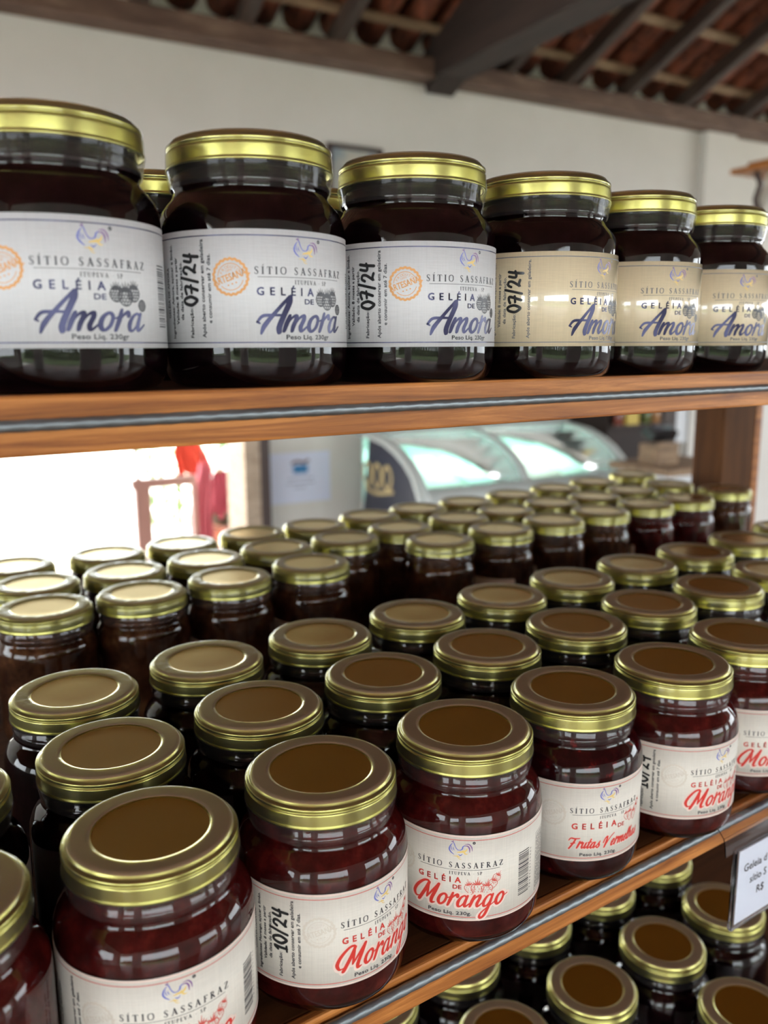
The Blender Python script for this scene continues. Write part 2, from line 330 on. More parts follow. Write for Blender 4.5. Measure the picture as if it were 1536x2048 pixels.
# brush script, x-height 1: (advance, strokes)
R_ = [([(.52, .82), (.36, .96), (.14, .80), (.02, .42), (.10, .06), (.30, .04), (.48, .36), (.56, .84)], [.13, .14, .2, .26, .2, .14, .12, .14])]
SCR = {
 'A': (1.24, [([(.10, -.12), (.16, .40), (.52, 1.16), (.92, 1.88), (1.08, 2.06)], [.12, .30, .24, .20, .30]), ([(1.06, 2.04), (1.12, 1.7), (1.00, .9), (.94, .30), (1.02, -.04)], [.30, .34, .32, .32, .26]),
              ([(-.28, .58), (-.10, .92), (.30, .98), (.90, .98)], [.14, .22, .18, .14]), ([(-.28, .58), (-.12, .48)], [.14, .08])]),
 'm': (1.36, [([(.10, .96), (.05, .5), (.02, .04)], [.2, .28, .2]), ([(.04, .3), (.24, .8), (.46, .96), (.52, .74), (.46, .36), (.46, .04)], [.1, .14, .22, .26, .26, .2]), ([(.48, .3), (.68, .8), (.92, .96), (.98, .72), (.90, .30), (1.02, .03), (1.30, .34)], [.1, .14, .22, .26, .26, .18, .1])]),
 'n': (.98, [([(.10, .96), (.05, .5), (.02, .04)], [.2, .28, .2]), ([(.04, .3), (.24, .8), (.50, .96), (.58, .72), (.50, .30), (.62, .03), (.92, .34)], [.1, .14, .22, .26, .26, .18, .1])]),
 'o': (.84, [([(.34, .96), (.08, .74), (.04, .3), (.26, .02), (.52, .26), (.56, .74)], [.18, .25, .27, .18, .22, .2], True), ([(.54, .82), (.66, .66), (.86, .78)], [.12, .1, .09])]),
 'r': (.70, [([(.10, 1.14), (.08, .6), (.02, .03)], [.18, .28, .2]), ([(.05, .36), (.22, .80), (.46, 1.02), (.56, .84)], [.1, .14, .24, .26])]),
 'a': (1.00, R_+[([(.58, .94), (.54, .3), (.66, .03), (.96, .36)], [.2, .26, .18, .1])]),
 'g': (.98, R_+[([(.58, .94), (.52, .0), (.40, -.74), (.16, -.98), (.02, -.72), (.26, -.30), (.94, .30)], [.2, .27, .25, .2, .18, .12, .1])]),
 'M': (1.62, [([(.06, .16), (-.20, .10), (-.46, .50), (-.34, 1.10), (.04, 1.64), (.40, 1.74), (.50, 1.56)], [.07, .16, .28, .28, .22, .16, .2]), ([(.52, 1.60), (.40, .9), (.14, -.08)], [.26, .30, .30]), ([(.52, 1.58), (.62, .9), (.70, .34)], [.16, .2, .16]),
              ([(.70, .34), (.98, 1.0), (1.28, 1.66)], [.14, .2, .24]), ([(1.28, 1.68), (1.20, 1.0), (1.10, .30), (1.20, -.04), (1.44, .04)], [.26, .30, .30, .22, .08])]),
 'F': (1.25, [([(-.50, 1.30), (-.30, 1.66), (.30, 1.60), (1.12, 1.66)], [.10, .14, .14, .07]), ([(.50, 1.56), (.36, .8), (.06, -.12)], [.20, .26, .22]), ([(.02, .74), (.66, .86)], [.12, .1])]),
 'V': (1.35, [([(-.30, .7), (-.16, 1.40), (.16, 1.62), (.22, .9), (.16, -.08)], [.10, .16, .2, .28, .22]), ([(.16, -.04), (.50, .9), (.90, 1.6), (1.30, 2.0)], [.18, .12, .1, .07])]),
 'u': (.92, [([(.06, .92), (.02, .3), (.18, .02), (.42, .36), (.54, .90)], [.18, .24, .16, .12, .16]), ([(.54, .9), (.48, .24), (.62, .02), (.86, .34)], [.2, .24, .16, .08])]),
 't': (.56, [([(.24, 1.5), (.12, .7), (.10, .16), (.24, .02), (.50, .34)], [.16, .24, .22, .16, .08]), ([(-.12, .98), (.50, 1.04)], [.09, .09])]),
 's': (.68, [([(.02, .26), (.22, .70), (.40, 1.06)], [.08, .1, .1]), ([(.40, 1.02), (.34, .66), (.50, .34), (.36, .02), (.08, .10)], [.12, .2, .24, .18, .12])]),
 'e': (.72, [([(.06, .36), (.40, .56), (.44, .86), (.26, .96), (.04, .60), (.06, .16), (.26, .0), (.68, .36)], [.09, .1, .13, .15, .24, .22, .15, .08])]),
 'l': (.52, [([(.0, .3), (.32, 1.0), (.42, 1.66), (.26, 1.74), (.08, 1.0), (.06, .2), (.20, .02), (.46, .34)], [.07, .1, .13, .14, .22, .22, .15, .08])]),
 'h': (.98, [([(.0, .3), (.32, 1.1), (.40, 1.72), (.24, 1.7), (.10, .9), (.02, .03)], [.07, .1, .13, .15, .24, .2]), ([(.04, .3), (.24, .8), (.50, .96), (.58, .72), (.50, .30), (.62, .03), (.92, .34)], [.1, .12, .18, .22, .22, .16, .08])]),
 ' ': (.75, [])}
def script_text(A, t, x, y, xh, length, slant=.26, rise=0., grow=0):
    w = sum(SCR[c][0] for c in t)*xh; k = length/w; px = x
    for c in t:
        for st in SCR[c][1]:
            def T(a, b, px=px): X = px+(a*xh*k)+slant*b*xh; return (X, y+b*xh+rise*(X-x))
            A.ribbon(st[0], st[1], T=T, sub=5, closed=len(st) > 2, grow=grow)
        px += SCR[c][0]*xh*k
HAND = {'0': (.85, [([(.35, .02), (.06, .4), (.2, .9), (.5, .96), (.68, .5), (.5, .08)], .19, True)]), '7': (.85, [([(.05, .86), (.3, .95), (.62, .92), (.5, .5), (.3, 0)], .19), ([(.12, .46), (.68, .5)], .17)]),
        '/': (.6, [([(.05, -.15), (.42, 1.15)], .17)]), '2': (.85, [([(.08, .72), (.25, .96), (.55, .9), (.55, .6), (.2, .12), (.1, .05), (.35, .12), (.7, .04)], .18)]),
        '4': (.85, [([(.2, .98), (.1, .5), (.3, .42), (.66, .5)], .18), ([(.62, 1.0), (.52, .5), (.46, -.1)], .19)]), '1': (.6, [([(.1, .7), (.35, .96), (.28, .5), (.25, .04)], .18), ([(.02, .04), (.5, .06)], .14)])}

RB = 38.5                                      # body radius in mm
def wrap(A, m, name, lift, z0, rb=RB):
    """bend flat art around the jar body; u = 0 faces local -Y."""
    R = rb+lift; vs = []
    for u, v in A.v: a = u/rb; vs.append((R*.001*math.sin(a), -R*.001*math.cos(a), (z0+v)*.001))
    me = bpy.data.meshes.new(name); me.from_pydata(vs, [], A.f); me.update()
    bm = bmesh.new(); bm.from_mesh(me)
    e = [x for x in bm.edges if x.calc_length() > .004]
    bm.free(); me.materials.append(m); return me
def label_sheet(name, u0, u1, h, z0, m, corner=0., rb=RB):
    n = int((u1-u0)/1.5); vs, fs = [], []; th = .22
    def col(u):
        d = min(u-u0, u1-u); c = 0
        if corner and d < corner: c = corner-math.sqrt(max(0, corner**2-(corner-d)**2))
        return c
    us = sorted(set([u0+(u1-u0)*i/n for i in range(n+1)]+([u0+corner*k/6 for k in range(6)]+[u1-corner*k/6 for k in range(6)] if corner else [])))
    for u in us:
        a = u/rb; c = col(u)
        for R, v in ((rb+.02, c), (rb+th, c), (rb+th, h-c), (rb+.02, h-c)): vs.append((R*.001*math.sin(a), -R*.001*math.cos(a), (z0+v)*.001))
    for i in range(len(us)-1):
        for k in range(4):
            l = (k+1) % 4; fs.append((4*i+k, 4*i+4+k, 4*i+4+l, 4*i+l))
    fs += [(0, 1, 2, 3), tuple(4*(len(us)-1)+k for k in (3, 2, 1, 0))]
    me = mesh(name, vs, fs, True); me.materials.append(m)
    return me
LZ, LH, U0, U1 = 15.2, 43.6, -65.6, 62.0
P1, P2, P3 = .26, .30, .34                     # print lifts in mm
def rooster():
    S = lambda k: (lambda x, y: (1+x*k, 36.6+y*k))
    blue, pur, yel = Art(), Art(), Art(); T = S(1.0)
    blue.ribbon([(-3.6, 2.9), (-4.6, 1.4), (-5.0, -.2), (-4.2, -1.6), (-2.8, -2.7)], [.2, .6, .7, .6, .2], T)
    blue.ribbon([(-3.9, 1.4), (-4.1, .2), (-3.5, -.9)], [.15, .4, .15], T); blue.ribbon([(-3.2, 1.0), (-3.2, .1), (-2.6, -.6)], [.15, .4, .15], T)
    blue.ribbon([(-3.4, 3.6), (-2.8, 2.8), (-2.2, 1.2), (-1.2, -.2), (.2, -.4)], [.2, .45, .35, .4, .3], T)
    blue.ribbon([(.0, -.4), (.9, .3), (1.2, 1.4), (2.2, 2.2)], [.3, .65, .6, .2], T)
    blue.ribbon([(-.8, -2.5), (.1, -3.0), (1.0, -2.2)], [.2, .5, .2], T)
    pur.ribbon([(2.0, 1.9), (3.4, 1.8), (4.2, .6), (4.3, -1.4)], [.2, .6, .7, .2], T); pur.ribbon([(2.2, 2.7), (4.0, 2.7), (5.2, 1.2), (5.5, -.7)], [.15, .5, .6, .15], T)
    pur.ribbon([(-3.6, 3.4), (-4.0, 3.9), (-3.5, 3.7), (-3.3, 4.3), (-3.0, 3.4)], .25, T)
    yel.ribbon([(-1.4, -1.6), (.2, -1.2), (1.8, -1.0), (2.8, -.2), (3.2, .8)], [.3, .8, 1.0, .7, .2], T); yel.ribbon([(1.2, -.4), (2.2, -2.0), (3.4, -2.2)], [.4, .7, .2], T)
    yel.ribbon([(-1.6, -3.0), (-.6, -3.6), (.2, -4.2)], [.2, .5, .2], T); yel.ribbon([(-3.0, -3.4), (-1.4, -3.6), (-.4, -4.8), (.6, -5.0)], [.15, .4, .3, .15], T)
    return blue, pur, yel
def multi(arts, mats, name, lift, z0):
    vs, fs, mi = [], [], []
    for k, A in enumerate(arts):
        b = len(vs); vs += A.v; fs += [tuple(b+i for i in f) for f in A.f]; mi += [k]*len(A.f)
    A = Art(); A.v, A.f = vs, fs
    me = wrap(A, mats[0], name, lift, z0)
    for m in mats[1:]: me.materials.append(m)
    me.polygons.foreach_set('material_index', mi); return me
def blackberry(A, x, y, r, leaves=True):
    A.ribbon([(x+r*.95*math.cos(2*PI*i/12), y+r*1.05*math.sin(2*PI*i/12)) for i in range(12)], .4, closed=True, sub=2)
    g = r*.42
    for i in range(-3, 4):
        for j in range(-3, 4):
            cx, cy_ = x+(i+(j % 2)*.5)*g, y+j*g*.88
            if math.hypot(cx-x, cy_-y) < r*.86: A.ribbon([(cx+g*.5*math.cos(2*PI*k/6), cy_+g*.5*math.sin(2*PI*k/6)) for k in range(6)], .3, closed=True, sub=1)
    if leaves:
        for k in range(-2, 3): A.ribbon([(x+k*r*.2, y+r*.7), (x+k*r*.42, y+r*(1.75-.12*k*k))], [r*.3, .1], sub=2)
def strawberry(A, x, y, r, tilt=0):
    ca, sa = math.cos(tilt), math.sin(tilt); T = lambda a, b: (x+ca*a*r-sa*b*r, y+sa*a*r+ca*b*r)
    A.ribbon([(0, -1.3), (-.65, -.6), (-.95, .25), (-.6, .8), (0, .75), (.6, .8), (.95, .25), (.65, -.6)], .12, T, closed=True, sub=3)
    for i, (a, b) in enumerate([(-.5, .35), (0, .35), (.5, .35), (-.3, -.05), (.25, -.05), (-.4, -.4), (.1, -.45), (0, -.85), (.65, 0), (-.7, 0), (.45, -.5)]): A.ribbon([(a, b+.09), (a, b-.09)], .1, T, sub=1, butt=True)
    for k in range(-2, 3): A.ribbon([(k*.15, .7), (k*.35, 1.5-.1*k*k)], [.28, .05], T, sub=2)
    A.ribbon([(0, .8), (.05, 1.9)], [.14, .05], T, sub=2)
def seal(A):
    cx, cy_, r = -28.6, 26.2, 6.6
    n = 22
    A.ribbon([(cx+(r-.15+(.3 if i % 2 else -.15))*math.cos(PI*i/n), cy_+(r-.15+(.3 if i % 2 else -.15))*math.sin(PI*i/n)) for i in range(2*n)], 1.0, closed=True, sub=2)
    for a0, a1 in ((35, 200), (215, 385)):
        if a0 == 35: a0, a1 = 30, 175
        else: a0, a1 = 225, 345
        A.ribbon([(cx+4.9*math.cos(math.radians(a0+(a1-a0)*i/10)), cy_+4.9*math.sin(math.radians(a0+(a1-a0)*i/10))) for i in range(11)], .28, sub=1)
    ang = math.radians(19)
    text(A, 'ARTESANAL', cx-7.0*math.cos(ang)+.4, cy_-7.0*math.sin(ang)-1.3, 2.7, 14.4, ang, bold=.14)
    for i, c in enumerate('PRODUTO'):
        a = math.radians(158-i*19); text(A, c, cx+3.2*math.cos(a)-.3*math.cos(a-PI/2), cy_+3.2*math.sin(a)-.3*math.sin(a-PI/2), 1.15, None, a-PI/2)
    text(A, '100%', cx-1.7, cy_+1.5, .9, 2.6, ang)
    for k in (-1, 0, 1): A.ribbon([(cx+.6+k*1.5, cy_-2.6+k*.5), (cx+.7+k*1.5, cy_-2.6+k*.5)], .6, sub=1)
def label_set(kind):
    """shared meshes of one label design: {sub-part name: mesh}"""
    D = {}
    red = kind in ('morango', 'frutas'); cream = kind == 'cream'
    line, ink, main = (m_softred, m_ink, m_red) if red else (m_grey if cream else m_navy, m_ink, m_navy)
    if kind == 'frutas': main = m_red
    lab = label_sheet('label_sheet', U0, U1, LH, LZ, m_paper_red if red else m_paper_cream if cream else m_paper, 3.2 if cream else 0)
    A = Art(); w = .34 if red else .42
    lo, hi = 1.9, LH-2.3
    def band(a, b, m_, nm): A = Art(); A.quad(U0+.15, a, U1-.15, b); return wrap(A, m_, nm, P1, LZ)
    D['border_line'] = band(lo-w/2, lo+w/2, line, 'border_line'); D['border_line '] = band(hi-w/2, hi+w/2, line, 'border_line')
    if red: D['pink_margin'] = band(.05, .9, m_pink, 'pink_margin'); D['pink_margin '] = band(LH-.9, LH-.05, m_pink, 'pink_margin')
    D['rooster_emblem'] = multi(rooster(), [m_blue, m_purple, m_yellow], 'rooster_emblem', P1, LZ)
    # dark printing
    A = Art()
    serif_text(A, 'S\u00cdTIO SASSAFRAZ', -19.6, 27.2, 2.75, 41.0)
    A.quad(-18.4, 26.1, 19.8, 26.28)
    serif_text(A, 'ITUPEVA - SP', -4.0, 23.7, 1.55, 15.2)
    text(A, 'Peso L\u00edq. 230gr' if not red else 'Peso L\u00edq. 230g.', -14.0 if red else -8, 3.0, 1.8, 20.4, bold=.09)
    A.ribbon([(7.3+.45*math.cos(PI*i/4), 40.0+.45*math.sin(PI*i/4)) for i in range(8)], .5, closed=True, sub=2)
    R90 = PI/2
    fruit = {'morango': 'MORANGO', 'frutas': 'FRUTAS VERMELHAS'}.get(kind, 'AMORA')
    fr2 = {'morango': 'Morango', 'frutas': 'Frutas'}.get(kind, 'Amora')
    for t, u, a, b in (('GEL\u00c9IA DE '+fruit, -58.4, 11.5, 30.6), ('Ingredientes: '+fr2+', a\u00e7\u00facar e lim\u00e3o.', -55.4, 3.6, 39), ('Validade: 8 meses a partir', -52.6, 9, 34),
                       ('da data de fabrica\u00e7\u00e3o.', -49.8, 10.6, 32.3), ('Fabrica\u00e7\u00e3o:', -44.8, 3.8, 15), ('Ap\u00f3s aberto conservar em geladeira', -39.2, 3.8, 40), ('e consumir em at\u00e9 7 dias.', -36.4, 9.2, 34.6)):
        if cream and t[0] == 'e': continue
        if cream and t[0] == 'A': t, u = t+'.', -38.0
        text(A, t, u, a, 1.55, b-a, R90, bold=.09)
    random.seed(3)
    for k in range(9):                          # the fine print of the back panel: too small to read, thin broken lines
        u = 45.6+k*1.45; v = 4.5
        while v < 33:
            L = random.uniform(.8, 3.2); A.quad(u, v, u+.5, min(33, v+L)); v += L+.5
    A.quad(44.6, 3.4, 44.75, 34); A.quad(58.9, 3.4, 59.05, 34); A.quad(44.6, 3.4, 59, 3.55); A.quad(44.6, 33.9, 59, 34.05)
    D['printed_text'] = wrap(A, ink if not cream else m_grey, 'printed_text', P2, LZ)
    A = Art(); v = 7.6; random.seed(5)
    while v < 30:
        h = random.choice((.25, .25, .45, .7)); A.quad(30.8, v, 38.2, v+h); v += h+random.choice((.28, .28, .5, .7))
    for i, c in enumerate('7898956730065'): text(A, c, 40.2, 8+i*1.7, 1.2, None, R90)
    D['barcode'] = wrap(A, m_ink, 'barcode', P2, LZ)
    # flavour
    A = Art(); G = Art()
    if kind == 'frutas':
        text(A, 'GEL\u00c9IA', -18.6, 18.2, 3.3, 24.5, spread=True, bold=.22); text(A, 'DE', 7.2, 16.6, 2.3, 4.4, bold=.1)
        script_text(A, 'Frutas Vermelhas', -19.5, 7.6, 3.3, 43.0, slant=.34, grow=.05); D_s = 'Frutas'
        script_text(G, 'Frutas Vermelhas', -19.5, 7.6, 3.3, 43.0, slant=.34, grow=.17)
    elif kind == 'morango':
        text(A, 'GEL\u00c9IA', -19.2, 19.6, 2.9, 20.5, spread=True, bold=.2); text(A, 'DE', -2.3, 16.4, 2.1, 3.9, bold=.15)
        script_text(A, 'Morango', -19.6, 7.4, 6.0, 42.0, slant=.30); script_text(G, 'Morango', -19.6, 7.4, 6.0, 42.0, slant=.30, grow=.17)
    else:
        text(A, 'GEL\u00c9IA', -19.0, 19.4, 3.0, 23.2, spread=True, bold=.2); text(A, 'DE', .1, 16.3, 2.0, 4.2, bold=.12)
        script_text(A, 'Amora', -18.2, 5.9, 6.3, 37.6, slant=.32)
    D['flavour_name'] = wrap(A, main, 'flavour_name', P3, LZ)
    if G.v: D['flavour_name_halo'] = wrap(G, m_pink, 'flavour_name_halo', P2-.02, LZ)
    A = Art()
    if red:
        k = 1.0 if kind == 'morango' else .8; ox = 0 if kind == 'morango' else 8.5
        for x, y, r, t in ((5.6, 17.0, 2.5, .25), (9.2, 16.6, 3.2, 0), (13.6, 15.8, 2.9, -.1), (16.4, 18.4, 2.4, -.4), (18.2, 21.0, 2.2, -.6)): strawberry(A, x*k+ox+2*(1-k), y+(1-k)*22, r*k, t)
    else:
        blackberry(A, 8.2, 18.4, 2.5); blackberry(A, 15.6, 18.8, 2.7); blackberry(A, 12.0, 17.6, 3.0); blackberry(A, 19.4, 14.8, 1.8, False)
    D['fruit_drawing'] = wrap(A, m_softred if red else m_ink, 'fruit_drawing', P1 if red else P2, LZ)
    if not cream:
        A = Art(); seal(A); D['round_seal'] = wrap(A, m_emboss if red else m_orange, 'round_seal', P1, LZ)
    return lab, D
def date_mesh(t, jitter=0):
    A = Art(); v = 15.8; s = 6.3; w = sum(HAND[c][0] for c in t)*s; k = 20.0/w
    for i, c in enumerate(t):
        for st in HAND[c][1]:
            A.ribbon([(-42.6-b*s+.4*math.sin(i*2+jitter), v+a*s*k) for a, b in st[0]], st[1]*s*1.08, closed=len(st) > 2, sub=4)
        v += HAND[c][0]*s*k
    return wrap(A, m_marker, 'handwritten_date', P3+.06, LZ)

# ------------------------------------------------------------------ jar meshes
G_OUT = [(0, 2.2), (26, 2.0), (29, .6), (31, 0), (33.5, .4), (35.8, 2.0), (37.4, 5), (38.3, 9), (RB, 13), (RB, 61), (38.1, 64.5), (36.8, 68), (34.6, 71), (32.8, 72.8), (31.8, 74.4), (31.6, 76), (32.3, 77.2), (32.6, 78.3), (32.2, 79.4), (31.4, 80.5), (31.2, 86), (30.9, 90)]
G_IN = [(29.2, 90), (29.2, 74), (31, 71.3), (34, 68.6), (36, 65.4), (36.6, 61), (36.6, 11), (35.4, 6.5), (32, 4.4), (0, 5.0)]
J_PRO = [(0, 4.8), (32.1, 4.2), (35.6, 6.3), (36.8, 11), (36.8, 61.2), (36.2, 65.6), (34.2, 68.9), (31.2, 71.6), (29.4, 74.2), (29.4, 83), (0, 83.4)]
L_PRO = [(0, 94.86), (12, 94.88), (21.9, 94.9), (22.4, 94.92), (23.0, 95.2), (23.6, 95.6), (24.4, 95.7), (24.7, 95.7), (29.5, 95.7), (29.9, 95.68), (30.9, 95.4), (31.4, 94.8), (31.6, 93.9), (32.0, 93.55), (32.8, 93.45), (33.25, 93.1), (33.4, 92.5), (33.1, 91.9), (32.85, 91.6), (32.95, 91.2), (33.4, 90.85), (33.5, 90.4), (33.52, 90.0), (33.56, 86.1), (33.56, 85.7), (33.9, 85.1), (33.8, 84.5), (33.3, 84.3), (32.9, 84.6), (32.7, 93), (0, 93.4)]
F_PRO = [(22.8, 95.35), (23.6, 95.8), (24.4, 95.93), (24.9, 95.96), (29.4, 95.98), (29.9, 95.96), (31.1, 95.68), (31.7, 95.0), (31.95, 94.2), (32.3, 93.85), (33.0, 93.75), (33.55, 93.3), (33.7, 92.5), (33.55, 91.8), (33.55, 91.3), (33.8, 90.7), (34.05, 85.4), (34.2, 84.4), (33.5, 81.5), (33.1, 79), (32.9, 77.5), (32.7, 76.8)]
G2_OUT = [(0, 2.2), (24, 2.0), (27, .6), (29, 0), (31, .4), (32.8, 2.0), (34.0, 5), (34.7, 9), (34.8, 13), (34.8, 63), (34.6, 67), (33.8, 70.5), (32.6, 73), (31.8, 74.6)]+G_OUT[15:]
G2_IN = [(29.2, 90), (29.2, 74), (31, 71.3), (32.6, 68), (33, 64), (33, 11), (31.8, 6.5), (29, 4.4), (0, 5.0)]
J2_PRO = [(0, 4.8), (29.1, 4.2), (32.0, 6.3), (33.2, 11), (33.2, 64.2), (32.8, 68.2), (31.2, 71.6), (29.4, 74.2), (29.4, 83), (0, 83.4)]
ME = {}
ME['glass'] = lathe('glass_jar', G_OUT+G_IN, 72); ME['glass'].materials.append(m_glass)
ME['glass2'] = lathe('glass_jar_straight', G2_OUT+G2_IN, 48); ME['glass2'].materials.append(m_glass)
for k, m in (('amora', m_amora), ('morango', m_morango), ('frutas', m_frutas)):
    ME[k] = lathe('jam_fill', J_PRO, 64); ME[k].materials.append(m)
ME['doce'] = lathe('jam_fill', J2_PRO, 40); ME['doce'].materials.append(m_doce)
ME['doce_red'] = lathe('jam_fill', J2_PRO, 40); ME['doce_red'].materials.append(m_morango)
ME['lid'] = lathe('lid', L_PRO, 80); ME['lid'].materials.append(m_gold); ME['lid'].materials.append(m_panel)
ME['lid'].polygons.foreach_set('material_index', [1 if (p.center.z > .0948 and math.hypot(p.center.x, p.center.y) < .0224) else 0 for p in ME['lid'].polygons])
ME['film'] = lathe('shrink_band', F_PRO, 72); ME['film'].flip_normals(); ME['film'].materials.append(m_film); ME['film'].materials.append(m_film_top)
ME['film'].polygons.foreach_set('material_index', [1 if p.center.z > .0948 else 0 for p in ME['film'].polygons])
ME['tan'] = label_sheet('label_sheet', -32, 32, 36, 14, m_paper_tan, 2, rb=34.8)
SETS = {k: label_set(k) for k in ('amora', 'cream', 'morango', 'frutas')}
DATES = {'07/24': date_mesh('07/24'), '07/24b': date_mesh('07/24', 2), '10/24': date_mesh('10/24', 1)}

def jar(x, y, z, label, group, fill='amora', design=None, face=0., date=None, name='jam_jar'):
    t = thing(name, label, 'jar', (x, y, z+EYE), group, face)
    straight = fill.startswith('doce')
    obj('glass_body', ME['glass2' if straight else 'glass'], None, t)
    obj('jam_fill', ME[fill], None, t)
    obj('lid', ME['lid'], None, t)
    obj('shrink_band', ME['film'], None, t)
    if design == 'tan': obj('paper_label', ME['tan'], None, t)
    elif design:
        sheet, D = SETS[design]
        p = obj('paper_label', sheet, None, t)
        for k, me in D.items(): obj(k.strip(), me, None, p)
        if date: obj('handwritten_date', DATES[date], None, p)
    elif not straight:
        obj('paper_label', SETS['amora' if fill == 'amora' else 'morango'][0], None, t)
    return t

ZT, ZM, ZL = -.0146, -.2779, -.5695
YT, YM, YL = .3005, .2757, .270
TH = .0206

# ------------------------------------------------------------------ the room
def struct(o): o['kind'] = 'structure'; return o
RS = .424                                       # roof slope
struct(wbox('floor', -4.6, 8, -4.9, 4.3, -1.55, -1.45, m_floor))
struct(wbox('ground', -25, 25, -30, 30, -1.60, -1.555, m_ground))
struct(wbox('ground_lawn', -25, 25, -30, -5.0, -1.56, -1.50, m_hedge))
wbk = struct(wbox('wall_back', 1.575, 8, 4.2, 4.35, -1.45, 1.66, m_wall))
struct(wbox('wall_back_left', -4.6, -0.9, 4.2, 4.35, -1.45, 1.66, m_wall))
struct(wbox('wall_back_header', -0.9, 1.575, 4.2, 4.35, .62, 1.66, m_wall))
for nm, x0, x1 in (('wall_left', -4.6, -4.5), ('wall_right', 8, 8.1)):
    w_ = struct(wbox(nm, x0, x1, -3.1, 4.3, -1.45, -.4, m_wall)); struct(wbox(nm+'_upper', x0, x1, -3.1, 4.3, 1.2, 3.0, m_wall))
    for a, b in ((3.4, 4.3), (.2, 1.0), (-3.1, -2.4)): struct(wbox(nm+'_pier', x0, x1, a, b, -.4, 1.2, m_wall))
xs = [-4.6]+[v for g in FRONT_GAPS for v in g]+[8]
for i in range(0, len(xs), 2):
    struct(wbox('wall_front', xs[i], xs[i+1], FRONT-.12, FRONT, -1.45, 1.35, m_wall))
for a, b in FRONT_GAPS: struct(wbox('wall_front_header', a, b, FRONT-.12, FRONT, .80, 1.35, m_wall))
# pilaster, door frame
struct(wbox('trim_1', 4.80, 5.09, 4.14, 4.2, -1.45, 1.40, m_wall))
m_column = mat('rough_beige_render', (.50, .38, .27), .9); noise_colour(m_column, [(.3, (.36, .27, .19)), (.7, (.58, .47, .36))], scale=(1, 1, 3), nscale=18)
struct(wbox('trim_2', 1.49, 1.575, 4.08, 4.35, -1.45, .62, m_column))
m_frame = mat('dark_door_frame', (.06, .035, .03), .5)
struct(wbox('trim_3', 1.575, 1.63, 4.08, 4.2, -1.45, .62, m_frame))
# roof: one ceiling shell, beam, truss, rafters, battens, tiles
Y0, Z0 = 4.05, 1.485
def roofz(y): return Z0+(Y0-y)*RS
RIDGE = .6
vs, fs = [], []
def sheet(pts):
    b = len(vs); vs.extend(pts); fs.append(tuple(range(b, b+len(pts))))
up_ = .30
for (ya, za), (yb, zb) in (((5.6, roofz(5.6)+up_), (RIDGE, roofz(RIDGE)+up_)), ((RIDGE, roofz(RIDGE)+up_), (-4.2, roofz(RIDGE)+up_-(RIDGE+4.2)*.42))):
    for dz in (0, .05): sheet([wp(-6.3, ya, za+dz), wp(8.3, ya, za+dz), wp(8.3, yb, zb+dz), wp(-6.3, yb, zb+dz)])
for x in (-4.55, 8.05): sheet([wp(x, 4.3, 1.3), wp(x, -3.1, 1.3), wp(x, -3.1, roofz(RIDGE)+up_-(RIDGE+3.1)*.42), wp(x, RIDGE, roofz(RIDGE)+up_), wp(x, 4.3, roofz(4.3)+up_)])
m_under = mat('roof_underside', (.16, .06, .035), .9); noise_colour(m_under, [(.3, (.08, .035, .025)), (.7, (.24, .09, .05))], nscale=9)
ceil = struct(obj('ceiling', mesh('ceiling', vs, fs), m_under))
beam = struct(wbox('trim_4', -4.5, 8, 4.05, 4.2, 1.395, 1.49, m_beam, bevel=.008))
slope = math.atan(RS)
def sloped(name, x, w, h, y_from, y_to, dz, m, parent):
    L = (y_from-y_to)/math.cos(slope)
    me = boxes(name, [((0, -L/2, h/2), (w, L, h))], .006)
    o = obj(name, me, m); mw = WM.copy() @ Matrix.Rotation(-slope, 4, 'X'); mw.translation = wp(x, y_from, roofz(y_from)+dz); o.matrix_world = mw
    if parent: o.parent = parent
    return o
for x in (.12, .60, 1.09, 1.573, 2.057, 3.10, 3.53, 4.0, 4.49, 5.05, 5.55, 6.05, 6.55):
    sloped('rafter', x, .065, .085, 4.25, RIDGE, 0, m_raft, ceil)
for k in range(7):
    y = 4.0-k*.335
    o = obj('roof_batten', ME.setdefault('batten', boxes('roof_batten', [((3.3, 0, .012), (7.4, .05, .022))], .002)), m_batten)
    mw = WM.copy() @ Matrix.Rotation(-slope, 4, 'X'); mw.translation = wp(0, y, roofz(y)+.092); o.matrix_world = mw; o.parent = ceil
# clay tiles: channel tiles with covers over their joints
def tile_mesh(rad, concave):
    v, f = [], []; n = 7; L = .42
    for yy, rr in ((0, rad), (-L, rad*.86)):
        for t in (0, .012):
            for i in range(n+1):
                a = PI*i/n; r = rr-t
                v.append((-r*math.cos(a), yy, (r*math.sin(a)) if not concave else -(r*math.sin(a))))
    m_ = n+1
    for i in range(n):
        f += [(i, i+1, 2*m_+i+1, 2*m_+i), (m_+i, 3*m_+i, 3*m_+i+1, m_+i+1), (i, m_+i, m_+i+1, i+1), (2*m_+i, 2*m_+i+1, 3*m_+i+1, 3*m_+i)]
    f += [(0, 2*m_, 3*m_, m_), (n, m_+n, 3*m_+n, 2*m_+n)]
    return mesh('roof_tile', v, f, True)
t_chan, t_cov = tile_mesh(.085, True), tile_mesh(.075, False)
for row in range(4):
    for i in range(33):
        for me, dx, dz in ((t_chan, 0, .20), (t_cov, .1, .20)):
            x = -.1+i*.2+dx+random.uniform(-.008, .008); y = 4.22-row*.335
            if row > 2 and x < 2.6: continue
            o = obj('roof_tile', me, m_tile)
            mw = WM.copy() @ Matrix.Rotation(-slope+random.uniform(-.02, .02), 4, 'X'); mw.translation = wp(x, y, roofz(y)+dz+row*.004); o.matrix_world = mw; o.parent = ceil
truss = wthing('roof_truss', 'heavy dark timber truss running out from the wall under the tiles', 'roof beam', 2.72, 4.1, 1.40)
